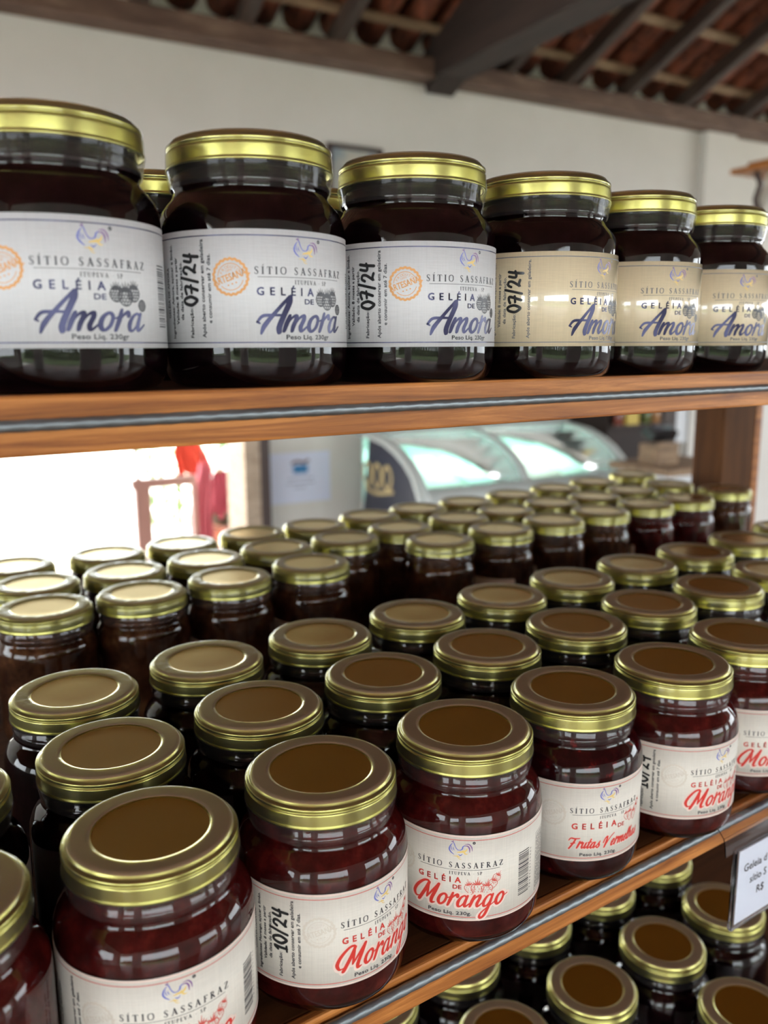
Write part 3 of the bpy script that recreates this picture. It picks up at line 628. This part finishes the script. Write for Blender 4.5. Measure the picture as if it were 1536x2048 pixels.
tie = wbox('tie_beam', 2.60, 2.80, -3.0, 4.1, 1.40, 1.62, m_truss, truss, bevel=.012)
pr = sloped('principal_rafter', 2.70, .17, .20, 4.15, RIDGE, -.10, m_truss, None)
pr.parent = truss; pr.matrix_parent_inverse = base_matrix(truss).inverted()

# ------------------------------------------------------------------ shelf unit
sx0, sx1 = -.75, 1.20
def shelf(name, z, y0, y1, label, sx1=1.09):
    t = thing(name, label, 'shelf', ((sx0+sx1)/2, y0, z-TH+EYE), 'shelves of the jar stand')
    L = sx1-sx0
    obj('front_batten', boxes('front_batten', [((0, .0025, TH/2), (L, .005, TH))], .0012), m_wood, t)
    n = 5; w = (y1-y0-.005)/n
    for k in range(n):
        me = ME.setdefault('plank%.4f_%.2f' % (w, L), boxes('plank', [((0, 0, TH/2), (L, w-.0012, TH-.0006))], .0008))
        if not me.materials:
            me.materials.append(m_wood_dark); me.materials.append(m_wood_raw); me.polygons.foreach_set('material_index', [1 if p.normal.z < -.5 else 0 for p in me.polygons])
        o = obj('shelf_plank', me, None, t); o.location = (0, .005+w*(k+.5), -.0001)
    return t
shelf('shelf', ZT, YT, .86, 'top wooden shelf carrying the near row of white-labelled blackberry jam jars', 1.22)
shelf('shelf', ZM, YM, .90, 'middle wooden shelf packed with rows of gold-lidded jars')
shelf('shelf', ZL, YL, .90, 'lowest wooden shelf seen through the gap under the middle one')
def cable(z, y, r, label, sx1=1.09):
    n = 900; vs_, fs_ = [], []; seg = 15
    for i in range(n+1):
        x = sx0+(sx1-sx0)*i/n; ph = x*2*PI/.030
        for k in range(seg):
            a = 2*PI*k/seg; rr = r*(.93+.07*abs(math.cos(1.5*(a+ph)))*1.6)
            vs_.append((x, rr*math.cos(a), rr*math.sin(a)))
    for i in range(n):
        for k in range(seg): l = (k+1) % seg; fs_.append((i*seg+k, (i+1)*seg+k, (i+1)*seg+l, i*seg+l))
    fs_ += [tuple(range(seg)), tuple(n*seg+k for k in range(seg))[::-1]]
    o = obj('guard_wire', mesh('guard_wire', vs_, fs_, True), m_steel); o.location = (0, y, z+EYE)
    o['label'] = label; o['category'] = 'wire'; o['group'] = 'steel guard wires along the shelf fronts'
cable(ZT-.0098, YT-.0023, .0021, 'twisted grey steel wire along the front edge of the top shelf', 1.22)
cable(ZM-.0055, YM-.0026, .0024, 'grey steel wire along the front edge of the middle shelf')
for nm, x, y, w, d, lab in (('shelf_upright', 1.13, .765, .078, .05, 'brown wooden upright behind the jars at the far end of the stand'),):
    t = thing(nm, lab, 'post', (x, y, 0))
    obj('post', boxes('post', [((0, 0, (EYE+ZT-TH)/2), (w, d, EYE+ZT-TH-.0005))], .003), m_post, t)
    obj('corner_batten', boxes('corner_batten', [((w/2+.009, -.01, (EYE+ZT-TH)/2), (.016, d-.02, EYE+ZT-TH-.002))], .002), m_wood, t)

# ------------------------------------------------------------------ jars
P = {"A0": [0.0148, 0.3024], "A1": [0.0935, 0.3018, -0.186], "A2": [0.1721, 0.3062, 0.179], "A3": [0.2521, 0.3031, -0.751], "A4": [0.3307, 0.306, -0.286], "A5": [0.4093, 0.3006, -0.081], "A6": [0.4878, 0.3058, -0.39],
 "B0": [0.0229, 0.3806], "B1": [0.1015, 0.38], "B2": [0.1799, 0.3844], "B3": [0.2585, 0.3844], "B4": [0.3371, 0.3844], "B5": [0.4157, 0.3837], "B6": [0.4947, 0.3871], "B7": [0.5749, 0.3852], "B8": [0.6537, 0.3867],
 "C1": [0.1049, 0.4585], "C2": [0.1834, 0.463], "C3": [0.262, 0.4629], "C4": [0.3406, 0.463], "C5": [0.4192, 0.4622], "C6": [0.4977, 0.4658], "C7": [0.578, 0.4666], "C8": [0.6576, 0.4665], "C9": [0.7409, 0.4706], "C10": [0.8263, 0.4783],
 "D1": [0.1273, 0.63], "D2": [0.1985, 0.6273], "D3": [0.2723, 0.6292], "D4": [0.35, 0.6326], "D6": [0.4986, 0.6406], "D7": [0.5807, 0.6447], "D8": [0.6591, 0.6468], "D9": [0.7397, 0.6532], "D10": [0.819, 0.6535], "D11": [0.8902, 0.6498], "D12": [0.9879, 0.6622],
 "E1": [0.1366, 0.7006], "E2": [0.2078, 0.6979], "E3": [0.2806, 0.6999], "E4": [0.3529, 0.7038], "E5": [0.4268, 0.7008], "E6": [0.5009, 0.7118], "E7": [0.5829, 0.7159], "E8": [0.6541, 0.7178], "E9": [0.7331, 0.7241], "E10": [0.8078, 0.7238], "E11": [0.884, 0.729], "E12": [0.966, 0.735],
 "F1": [0.1344, 0.7718], "F2": [0.2137, 0.7689], "F3": [0.2862, 0.7709], "F4": [0.3616, 0.7744], "F5": [0.4327, 0.7717], "F6": [0.5086, 0.7826], "F7": [0.5797, 0.787], "F8": [0.6538, 0.789], "F9": [0.7353, 0.7953], "F10": [0.8175, 0.8011], "F11": [0.8996, 0.8083], "F12": [0.9986, 0.8233],
 "G1": [0.4451, 0.3805], "G2": [0.5283, 0.3812], "G3": [0.3598, 0.3831], "G4": [0.6102, 0.3815], "G5": [0.5207, 0.3007],
 "H1": [0.3, 0.462], "H2": [0.38, 0.462], "H3": [0.46, 0.462], "H4": [0.54, 0.462], "H5": [0.62, 0.462],
 "T1": [0.0833, 0.3405, 0.049], "T2": [0.1618, 0.3364, 0.069], "T3": [0.2402, 0.3315, 0.044], "T4": [0.3188, 0.3282, 0.109], "T5": [0.397, 0.3361, -0.206], "T6": [0.4753, 0.3431, -0.306],
 "U1": [0.154, 0.428], "U2": [0.240, 0.426], "U3": [0.326, 0.426], "U4": [0.410, 0.426]}
ORD = ['', 'first', 'second', 'third', 'fourth', 'fifth', 'sixth', 'seventh', 'eighth', 'ninth', 'tenth', 'eleventh', 'twelfth']
SPECIAL = {
 'T1': ('amora', 'amora', None, 'nearest blackberry jam jar of the top shelf, cut off, with orange seal on white label'),
 'T2': ('amora', 'amora', '07/24', 'white-labelled blackberry jam jar with black handwritten date, next to the nearest one'),
 'T3': ('amora', 'amora', '07/24b', 'white-labelled dated blackberry jam jar, third along, just before the cream ones'),
 'T4': ('amora', 'cream', '07/24', 'blackberry jam jar whose glossy cream label has round corners and a smudged black date'),
 'T5': ('amora', 'cream', None, 'cream-labelled blackberry jam jar, second from the far end of the top shelf row'),
 'T6': ('amora', 'cream', None, 'cream-labelled blackberry jam jar at the far end of the top shelf row'),
 'A0': ('morango', 'morango', None, 'dark red jam jar cut off at lower left corner, showing fine print'),
 'A1': ('morango', 'morango', None, 'nearest whole strawberry jam jar of the middle shelf, with the largest gold lid'),
 'A2': ('morango', 'morango', '10/24', 'strawberry jam jar with handwritten date, standing beside the largest gold lid'),
 'A3': ('morango', 'morango', None, 'strawberry jam jar showing its whole red flavour name and barcode'),
 'A4': ('frutas', 'frutas', None, 'red fruit jam jar with thin red script label, between two strawberry jam jars'),
 'A5': ('morango', 'morango', '10/24', 'strawberry jam jar just before the clear price tag, with handwritten date at label edge'),
 'A6': ('morango', 'morango', None, 'strawberry jam jar at the right edge, above the clear price tag')}
ROWS = {'B': 'second row of middle shelf', 'C': 'third row of middle shelf', 'D': 'first row beyond the empty strip', 'E': 'second row beyond the empty strip', 'F': 'rearmost row of middle shelf',
        'G': 'row on lowest shelf under the wire', 'H': 'lowest shelf, half hidden', 'U': 'hidden second row of top shelf'}
GROUPS = {'T': 'blackberry jam jars in the front row of the top shelf', 'U': 'jars behind the front row of the top shelf', 'A': 'red jam jars in the front row of the middle shelf', 'B': 'dark jam jars in the second row of the middle shelf',
          'C': 'dark jam jars in the third row of the middle shelf', 'D': 'brown preserve jars, first rear row', 'E': 'brown preserve jars, second rear row', 'F': 'brown preserve jars, last rear row', 'G': 'dark jam jars on the lowest shelf', 'H': 'jars half hidden on the lowest shelf'}
cnt = {}
G_LAB = {'G3': 'dark jam jar on lowest shelf, lid cut by the bottom edge under the shelf wire', 'G1': 'dark jam jar on lowest shelf, gold lid second from the left below the wire', 'G2': 'dark jam jar on lowest shelf whose whole lid shows beside the price tag corner',
         'G4': 'dark jam jar on lowest shelf, lid partly behind the clear price tag', 'G5': 'jam jar nearest on the lowest shelf, lid cut by the lower right corner'}
for k in sorted(P, key=lambda s: (s[0], int(s[1:]))):
    v = P[k]; r = k[0]; z = {'T': ZT, 'U': ZT, 'G': ZL, 'H': ZL}.get(r, ZM)
    cnt[r] = cnt.get(r, 0)+1
    if k in SPECIAL:
        fill, des, date, lab = SPECIAL[k]
        face = v[2] if len(v) > 2 else -1.9
        jar(v[0], v[1], z, lab, GROUPS[r], fill, des, face, date)
    elif r in 'DEF':
        face = {'D7': -1.2, 'D8': -2.2, 'D4': -1.75, 'D10': -2.1, 'D3': -1.65}.get(k, 2.4)
        fill = 'doce_red' if k in ('D10', 'D11', 'E10') else 'doce'
        jar(v[0], v[1], z, 'brown preserve jar, %s from near end, %s' % (ORD[cnt[r]], ROWS[r]), GROUPS[r], fill, 'tan', face, name='preserve_jar')
    else:
        lab = G_LAB.get(k) or 'dark jam jar, %s from near end, %s' % (ORD[cnt[r]], ROWS[r])
        jar(v[0], v[1], z, lab, GROUPS[r], 'amora' if r != 'G' or k != 'G5' else 'amora', None, random.uniform(1.6, 3.4))

# ------------------------------------------------------------------ price tag on the wire
m_acr = mat('clear_plastic', (.96, .97, 1.0), .04, trans=1, ior=1.35)
m_card = mat('white_card', (.80, .84, .92), .4)
tg = thing('price_tag', 'clear plastic price tag with white card hanging from the middle shelf wire', 'price tag', (.4290, .2615, ZM+EYE-.0665))
tw = .075
def folded(name, prof, x0, x1, th):
    n = len(prof); vv, ff = [], []
    for x in (x0, x1):
        for i, (y, z) in enumerate(prof):
            a = prof[max(i-1, 0)]; b = prof[min(i+1, n-1)]; d = math.hypot(b[0]-a[0], b[1]-a[1]); ny, nz = -(b[1]-a[1])/d, (b[0]-a[0])/d
            vv += [(x, y, z), (x, y+ny*th, z+nz*th)]
    o = 2*n
    for i in range(n-1):
        a = 2*i; ff += [(a, a+2, o+a+2, o+a), (a+1, o+a+1, o+a+3, a+3), (a, a+1, a+3, a+2), (o+a, o+a+2, o+a+3, o+a+1)]
    ff += [(0, o, o+1, 1), (2*n-2, 2*n-1, o+2*n-1, o+2*n-2)]
    return mesh(name, vv, ff)
# fold: from behind the front face over the wire, down the front, back up inside as the sleeve
zt_ = .0665
obj('hanger_fold', folded('hanger_fold', [(.0145, zt_-.004), (.0148, zt_-.0012), (.011, zt_+.0006), (.006, zt_-.001), (.002, zt_-.005), (.0008, zt_-.010), (0, zt_-.016)], -.012, tw, .0007), m_acr, tg)
obj('sleeve_front', boxes('sleeve_front', [((tw/2-.001, -.0012, .0255), (tw+.004, .0007, .053))], .0002), m_acr, tg)
obj('sleeve_back', boxes('sleeve_back', [((tw/2-.001, .0012, .0250), (tw+.004, .0007, .052))], .0002), m_acr, tg)
obj('sleeve_edge', tube('sleeve_edge', [(-.0032, 0, .050), (-.0032, 0, .0), (-.002, 0, -.0012), (tw+.002, 0, -.0012)], .0011, 8), m_acr, tg)
card = obj('card', boxes('card', [((tw/2+.0005, 0, .0255), (tw-.001, .0004, .0485))]), m_card, tg)
A = Art()
for t, x, y in (('Geleia d', 6.5, 34.2), ('s\u00edtio S', 13.5, 24.6), ('R$', 21.5, 15.0)): text(A, t, x, y, 5.2, bold=.15)
me = mesh('tag_text', [(u*.001, -.00028, v*.001) for u, v in A.v], A.f); obj('tag_text', me, mat('tag_ink', (.035, .035, .05), .5), card)
tg.rotation_euler = (math.radians(0), 0, 0)

# ------------------------------------------------------------------ the far side of the shop
# ice-cream freezer with a curved glass front
fz = wthing('display_freezer', 'pale ice-cream freezer with curved glass front and navy end panel by the wall', 'freezer', 2.8, 3.7, -1.45)
m_fz = mat('freezer_white', (.55, .60, .58), .35); m_liner = mat('freezer_liner', (.55, .85, .78), .5)
m_navyp = mat('navy_panel', (.018, .020, .035), .35); m_goldink = mat('gold_print', (.42, .33, .15), .5)
m_tint = mat('tinted_freezer_glass', (.70, .93, .88), .05, trans=.85, ior=1.2)
FP = [(4.05, -.456), (3.90, -.459), (3.73, -.480), (3.62, -.515), (3.53, -.560), (3.46, -.615), (3.42, -.675), (3.39, -.73), (3.38, -.80)]
FX0, FX1 = 2.11, 3.48
def fl(x, y, z): return (x-2.8, y-3.7, z+1.45)
def prism(name, outline, x0, x1):
    n = len(outline); v = [fl(x0, *p) for p in outline]+[fl(x1, *p) for p in outline]
    f = [tuple(range(n))[::-1], tuple(range(n, 2*n))]+[(i, (i+1) % n, n+(i+1) % n, n+i) for i in range(n)]
    return mesh(name, v, f)
foot = [(3.40, -1.38), (4.05, -1.38)]
obj('end_panel', prism('end_panel', FP[1:]+foot, FX0, FX0+.03), m_navyp, fz)
obj('end_panel', prism('end_panel', FP+foot, FX1-.03, FX1), m_fz, fz)
obj('cabinet', prism('cabinet', [(3.39, -.82), (4.04, -.82), (4.04, -1.36), (3.41, -1.36)], FX0+.03, FX1-.03), m_fz, fz)
obj('liner', prism('liner', [(4.03, -.47), (4.045, -.47), (4.045, -.819), (4.03, -.819)], FX0+.04, FX1-.04), m_liner, fz)
def rim(name, x0, x1, a, b, off, th, m):
    pts = FP[a:b]; n = len(pts); v = []
    for x in (x0, x1):
        for i, (y, z) in enumerate(pts):
            p, q = pts[max(i-1, 0)], pts[min(i+1, n-1)]; L = math.hypot(q[0]-p[0], q[1]-p[1]); ny, nz = (q[1]-p[1])/L, -(q[0]-p[0])/L
            v += [fl(x, y+ny*off, z+nz*off), fl(x, y+ny*(off+th), z+nz*(off+th))]
    o = 2*n; f = []
    for i in range(n-1):
        k = 2*i; f += [(k, k+2, o+k+2, o+k), (k+1, o+k+1, o+k+3, k+3), (k, k+1, k+3, k+2), (o+k, o+k+2, o+k+3, o+k+1)]
    f += [(0, o, o+1, 1), (2*n-2, 2*n-1, o+2*n-1, o+2*n-2)]
    return obj(name, mesh(name, v, f, True), m, fz)
for x0, x1 in ((FX0-.01, FX0+.05), (2.74, 2.79), (FX1-.05, FX1+.01)): rim('frame_bar', x0, x1, 0, 9, 0, .02, m_fz)
rim('top_rail', FX0+.05, FX1-.05, 0, 2, .0, .02, m_fz); rim('bottom_rail', FX0+.05, FX1-.05, 6, 9, .0, .02, m_fz)
rim('glass_pane', FX0+.05, 2.74, 1, 7, .004, .005, m_tint); rim('glass_pane', 2.79, FX1-.05, 1, 7, .004, .005, m_tint)
for k, (x, c) in enumerate(((2.3, (.85, .80, .70)), (2.6, (.75, .85, .80)), (2.95, (.70, .45, .40)), (3.22, (.85, .82, .75)))):
    obj('ice_cream_tub', prism('ice_cream_tub', [(3.50, -.70), (3.98, -.66), (3.98, -.80), (3.50, -.80)], x-.12, x+.12), mat('ice_cream', c, .6), fz)
lf = bpy.data.lights.new('freezer_lamp', 'AREA'); lf.shape = 'RECTANGLE'; lf.size = 1.2; lf.size_y = .05; lf.energy = 9; lf.color = (.8, 1, .95)
lo = bpy.data.objects.new('freezer_lamp', lf); C.objects.link(lo); lo.matrix_world = Matrix.Translation(wp(2.8, 3.97, -.50)) @ WM @ Matrix.Rotation(math.radians(-25), 4, 'X')
A = Art()
for q in range(3): A.ribbon([(q*55+10+22*math.cos(2*PI*i/9), 60+30*math.sin(2*PI*i/9)) for i in range(9)], 11, closed=True, sub=3)
A.ribbon([(-5, 20), (60, 12), (150, 26)], 10)
obj('gold_logo', mesh('gold_logo', [(FX0-.002-2.8, 3.93-3.7-u*.0019, -.76+1.45+v*.0019) for u, v in A.v], A.f), m_goldink, fz)
# poster
ps = wthing('poster', 'bluish white paper notice with a small blue pot picture taped to wall', 'poster', 1.85, 4.199, -.82)
m_post_p = mat('poster_paper', (.70, .74, .90), .6)
obj('sheet', boxes('sheet', [((0, -.002, .135), (.355, .002, .275))]), m_post_p, ps)
A = Art(); A.ribbon([(-50, 232), (-46, 180), (46, 180), (50, 232)], 2); A.quad(-46, 178, 46, 226); obj('blue_pot_print', mesh('blue_pot_print', [(u*.0009, -.0036, v*.0009) for u, v in A.v], A.f), mat('poster_blue', (.03, .22, .50), .5), ps)
A = Art(); A.ribbon([(-52, 238), (-20, 248), (20, 240), (52, 250)], 16); obj('dark_fruit_print', mesh('dark_fruit_print', [(u*.0009, -.0036, v*.0009) for u, v in A.v], A.f), mat('poster_dark', (.16, .06, .06), .5), ps)
A = Art()
for x0, x1, y in ((-70, 60, 128), (-80, 78, 100), (-40, 30, 76)):
    x = x0
    while x < x1: L = random.uniform(8, 20); A.quad(x, y, x+L, y+6); x += L+5
obj('printed_lines', mesh('printed_lines', [(u*.001, -.0036, v*.001) for u, v in A.v], A.f), mat('poster_grey', (.25, .25, .33), .6), ps)
# framed picture
pf = wthing('framed_picture', 'dark wooden framed picture on the wall seen above the jar lids', 'picture', 2.20, 4.199, .72)
fw = .02
obj('frame', boxes('frame', [((0, -.015, .31), (.32, .03, fw)), ((0, -.015, .01), (.32, .03, fw)), ((-.15, -.015, .16), (fw, .03, .32)), ((.15, -.015, .16), (fw, .03, .32))], .003), m_frame, pf)
m_pic = mat('faded_print', (.4, .42, .38), .5); noise_colour(m_pic, [(.35, (.55, .50, .38)), (.6, (.25, .32, .38))], nscale=6)
obj('print', boxes('print', [((0, -.006, .16), (.28, .004, .28))]), m_pic, pf)
# hanging wooden lamp at the far right
hl = wthing('hanging_lantern', 'hanging wooden lantern with pale round globe at the upper right edge', 'lantern', 4.05, 3.05, .62)
obj('wooden_roof', boxes('wooden_roof', [((0, 0, .27), (.36, .26, .025)), ((0, 0, .30), (.22, .16, .03))], .004), m_wood, hl)
obj('globe', lathe('globe', [(0, 0), (40, 8), (70, 35), (84, 80), (78, 130), (55, 175), (38, 210), (38, 256), (0, 256)], 24), mat('milky_glass', (.75, .72, .64), .3), hl)
obj('black_bracket', tube('black_bracket', [(-.03, 0, .02), (-.10, 0, .05), (-.13, 0, .12), (-.10, 0, .20), (-.14, 0, .25)], .016, 8), m_frame, hl)
obj('chain', tube('chain', [(0, 0, .31), (0, 0, 1.15)], .004, 6), m_frame, hl)
# right-hand counter, till corner
cb = wthing('wall_cabinet', 'dark brown cabinet with goods standing beyond the freezer', 'cabinet', 3.93, 4.0, -1.45)
obj('body', boxes('body', [((0, 0, .65), (.42, .34, 1.3))], .006), m_truss, cb)
for z in (.98, 1.14): obj('shelf_board', boxes('shelf_board', [((0, -.19, z), (.42, .06, .015))]), m_raft, cb)
m_yel = mat('yellow_carton', (.55, .40, .06), .5)
bx = wthing('yellow_box', 'small yellow box standing on the dark cabinet shelf', 'box', 3.86, 3.78, -.4625+.0)
obj('carton', boxes('carton', [((0, 0, .065), (.10, .045, .13))], .002), m_yel, bx); obj('carton_lid', boxes('carton_lid', [((0, 0, .133), (.104, .049, .006))]), m_batten, bx)
for i, (x, c) in enumerate(((3.77, (.20, .05, .03)), (4.0, (.10, .12, .03)), (4.08, (.35, .16, .05)))):
    b = wthing('bottle', ('dark red bottle beside the yellow box', 'green bottle on the cabinet shelf behind the yellow box', 'amber bottle at the far end of the cabinet shelf')[i], 'bottle', x, 3.79, -.4625, 'bottles on the dark cabinet')
    obj('bottle_glass', lathe('bottle_glass', [(0, 0), (28, 0), (30, 6), (30, 90), (12, 125), (11, 160), (0, 160)], 20), mat('bottle_tint', c, .15), b); obj('cap', lathe('cap', [(0, 161), (13, 161), (13, 178), (0, 178)], 16), m_yel, b)
ct = wthing('sales_counter', 'light wooden counter with white lower front at the right', 'counter', 3.38, 3.0, -1.45)
obj('worktop', boxes('worktop', [((0, 0, .86), (.50, .40, .035))], .004), m_batten, ct); obj('front_panel', boxes('front_panel', [((.02, .0, .42), (.44, .34, .84))], .004), m_white, ct)
kd = wthing('wooden_stand', 'small light wooden stand holding the card terminal on the counter', 'stand', 3.27, 3.0, -.5725)
obj('block', boxes('block', [((0, 0, .05), (.15, .12, .10))], .004), m_batten, kd); obj('lip', boxes('lip', [((0, -.062, .104), (.15, .01, .012))], .002), m_batten, kd)
cd = wthing('card_terminal', 'black card terminal on a small wooden stand near the till', 'terminal', 3.27, 3.0, -.472)
Rk = Matrix.Rotation(math.radians(28), 3, 'X')
obj('body', boxes('body', [((0, 0, .055), (.17, .085, .05), Rk)], .008), m_marker, cd); obj('screen', boxes('screen', [((0.03, -.022, .082), (.07, .035, .002), Rk)]), mat('grey_screen', (.25, .30, .32), .2), cd)
obj('keypad', boxes('keypad', [((-.055+.018*i, -.030+.02*j, .078+.011*j), (.012, .012, .006), Rk) for i in range(3) for j in range(2)], .001), m_grey, cd)
struct(wbox('window_1', 4.50, 4.62, 4.10, 4.2, -1.1, .6, m_raft))
struct(wbox('trim_5', 4.62, 4.80, 4.16, 4.2, -.66, .2, m_white))

# ------------------------------------------------------------------ outside the back doorway
m_gate = mat('pinkish_brown_paint', (.24, .12, .10), .5)
gt = wthing('wooden_gate', 'pinkish brown wooden gate frame standing in the bright doorway', 'gate', 1.2, 4.75, -1.45)
GX0, GX1 = 1.083, 1.42
obj('stile', boxes('stile', [((GX0+.045-1.2, 0, .35), (.09, .05, .70))], .004), m_gate, gt); obj('stile', boxes('stile', [((GX1-1.2, 0, .35), (.03, .04, .70))], .004), m_gate, gt)
obj('rail', boxes('rail', [(((GX0+GX1)/2-1.2, -.002, .715), (GX1-GX0+.03, .05, .055))], .004), m_gate, gt)
obj('rail', boxes('rail', [(((GX0+GX1)/2-1.2, .0, .31), (GX1-GX0-.08, .04, .05))], .004), m_gate, gt)
obj('pole', tube('pole', [(GX0+.03-1.2, 0, .70), (GX0+.0-1.2, 0, 1.3)], .015, 8), m_gate, gt)
def cloth(name, x, y, ztop, w, h, col, label, seed, taper=1.2):
    random.seed(seed); nx, nz = 18, 14; vv, ff = [], []
    for s in (0, 1):
        for j in range(nz+1):
            for i in range(nx+1):
                t = i/nx-.5; q = j/nz; ww = w*(.55+.45*min(1, q*2))*(1+(taper-1)*q)
                vv.append((t*ww+.02*math.sin(q*4+seed), .028*math.sin(i*1.7+seed+q)*(.4+q)+s*.006, -q*h-.02*math.sin(i*.9)))
    m_ = (nx+1)*(nz+1)
    for j in range(nz):
        for i in range(nx):
            a = j*(nx+1)+i; ff += [(a, a+1, a+nx+2, a+nx+1), (m_+a, m_+a+nx+1, m_+a+nx+2, m_+a+1)]
    t_ = wthing(name, label, 'cloth', x, y, ztop)
    obj('fabric', mesh('fabric', vv, ff, True), mat(name+'_dye', col, .8), t_)
    obj('hook', tube('hook', [(0, 0, -.01), (0, 0, 1.424-ztop-(y-4.9)*.424)], .004, 6), m_frame, t_)
cloth('hanging_cloth', 1.53, 4.9, -.66, .13, .55, (.40, .09, .12), 'pink cloth hanging in the doorway beside the wooden gate', 2)
cloth('hanging_cloth', 1.52, 5.12, -.50, .19, .27, (.55, .06, .03), 'orange red cloth hanging highest in the doorway', 4)
cloth('hanging_cloth', 1.71, 5.12, -.74, .17, .30, (.24, .03, .05), 'dark wine red cloth hanging next to the beige column', 6)
wp_ = wbox('white_post', 1.96, 2.02, 5.6, 5.66, -1.5, .3, m_white, category='post', label='thin white post outside between the red cloth and the column')
def leaves(name, x, y, z, label, n, size, spread, m, shape):
    random.seed(n); t = wthing(name, label, 'plant', x, y, z)
    vv, ff = [], []
    for i in range(n):
        a = random.uniform(0, 2*PI); el = random.uniform(-.2, 1.3) if shape != 'spiky' else random.uniform(.25, 1.3)
        L = size*random.uniform(.7, 1.2); w = L*(.28 if shape != 'spiky' else .11)
        c = Vector((random.uniform(-1, 1)*spread[0], random.uniform(-1, 1)*spread[1], random.uniform(0, 1)*spread[2])) if shape != 'spiky' else Vector((0, 0, .02))
        d = Vector((math.cos(a)*math.cos(el), math.sin(a)*math.cos(el), math.sin(el))); s = d.cross(Vector((0, 0, 1))).normalized(); u_ = s.cross(d)
        b = len(vv)
        vv += [c, c+d*L*.4+s*w*.5+u_*.0, c+d*L, c+d*L*.4-s*w*.5, c+d*L*.45-u_*w*.3]
        ff += [(b, b+1, b+4), (b+1, b+2, b+4), (b+2, b+3, b+4), (b+3, b, b+4)]
    fo = obj('foliage', mesh('foliage', vv, ff), m, t)
    if n > 300: fo['kind'] = 'stuff'
    return t
lp = leaves('spiky_plant', 1.83, 5.40, -1.18, 'grey green spiky plant in a pot by the doorway column', 90, .24, (0, 0, 0), mat('agave', (.04, .07, .035), .5), 'spiky')
obj('pot', lathe('pot', [(0, -370), (120, -370), (150, 0), (160, 0), (160, 25), (138, 25), (130, 10), (0, 0)], 24), m_tile, lp)
hp = leaves('hanging_plant', 1.84, 5.35, -.66, 'bright green leafy plant hanging at the top of the doorway', 150, .09, (.12, .1, .22), m_leaf, 'leafy')
obj('stem', tube('stem', [(0, 0, .1), (0, 0, 1.74)], .006, 6), m_frame, hp)
lb = leaves('lime_bush', 1.95, 6.9, -1.5, 'sunlit lime green bush seen through the gate frame', 420, .13, (.33, .3, .75), m_leaf, 'leafy')
obj('stem', tube('stem', [(0, 0, 0), (0, 0, .6)], .02, 6), m_gate, lb)
# garden in front of the shop, which the glass reflects
hg = leaves('garden_hedge', 0, -9.5, -1.55, 'long green garden hedge across the yard before the shop front', 2600, .5, (11, .6, 1.25), m_hedge, 'leafy')
hg.children[0]['kind'] = 'stuff'
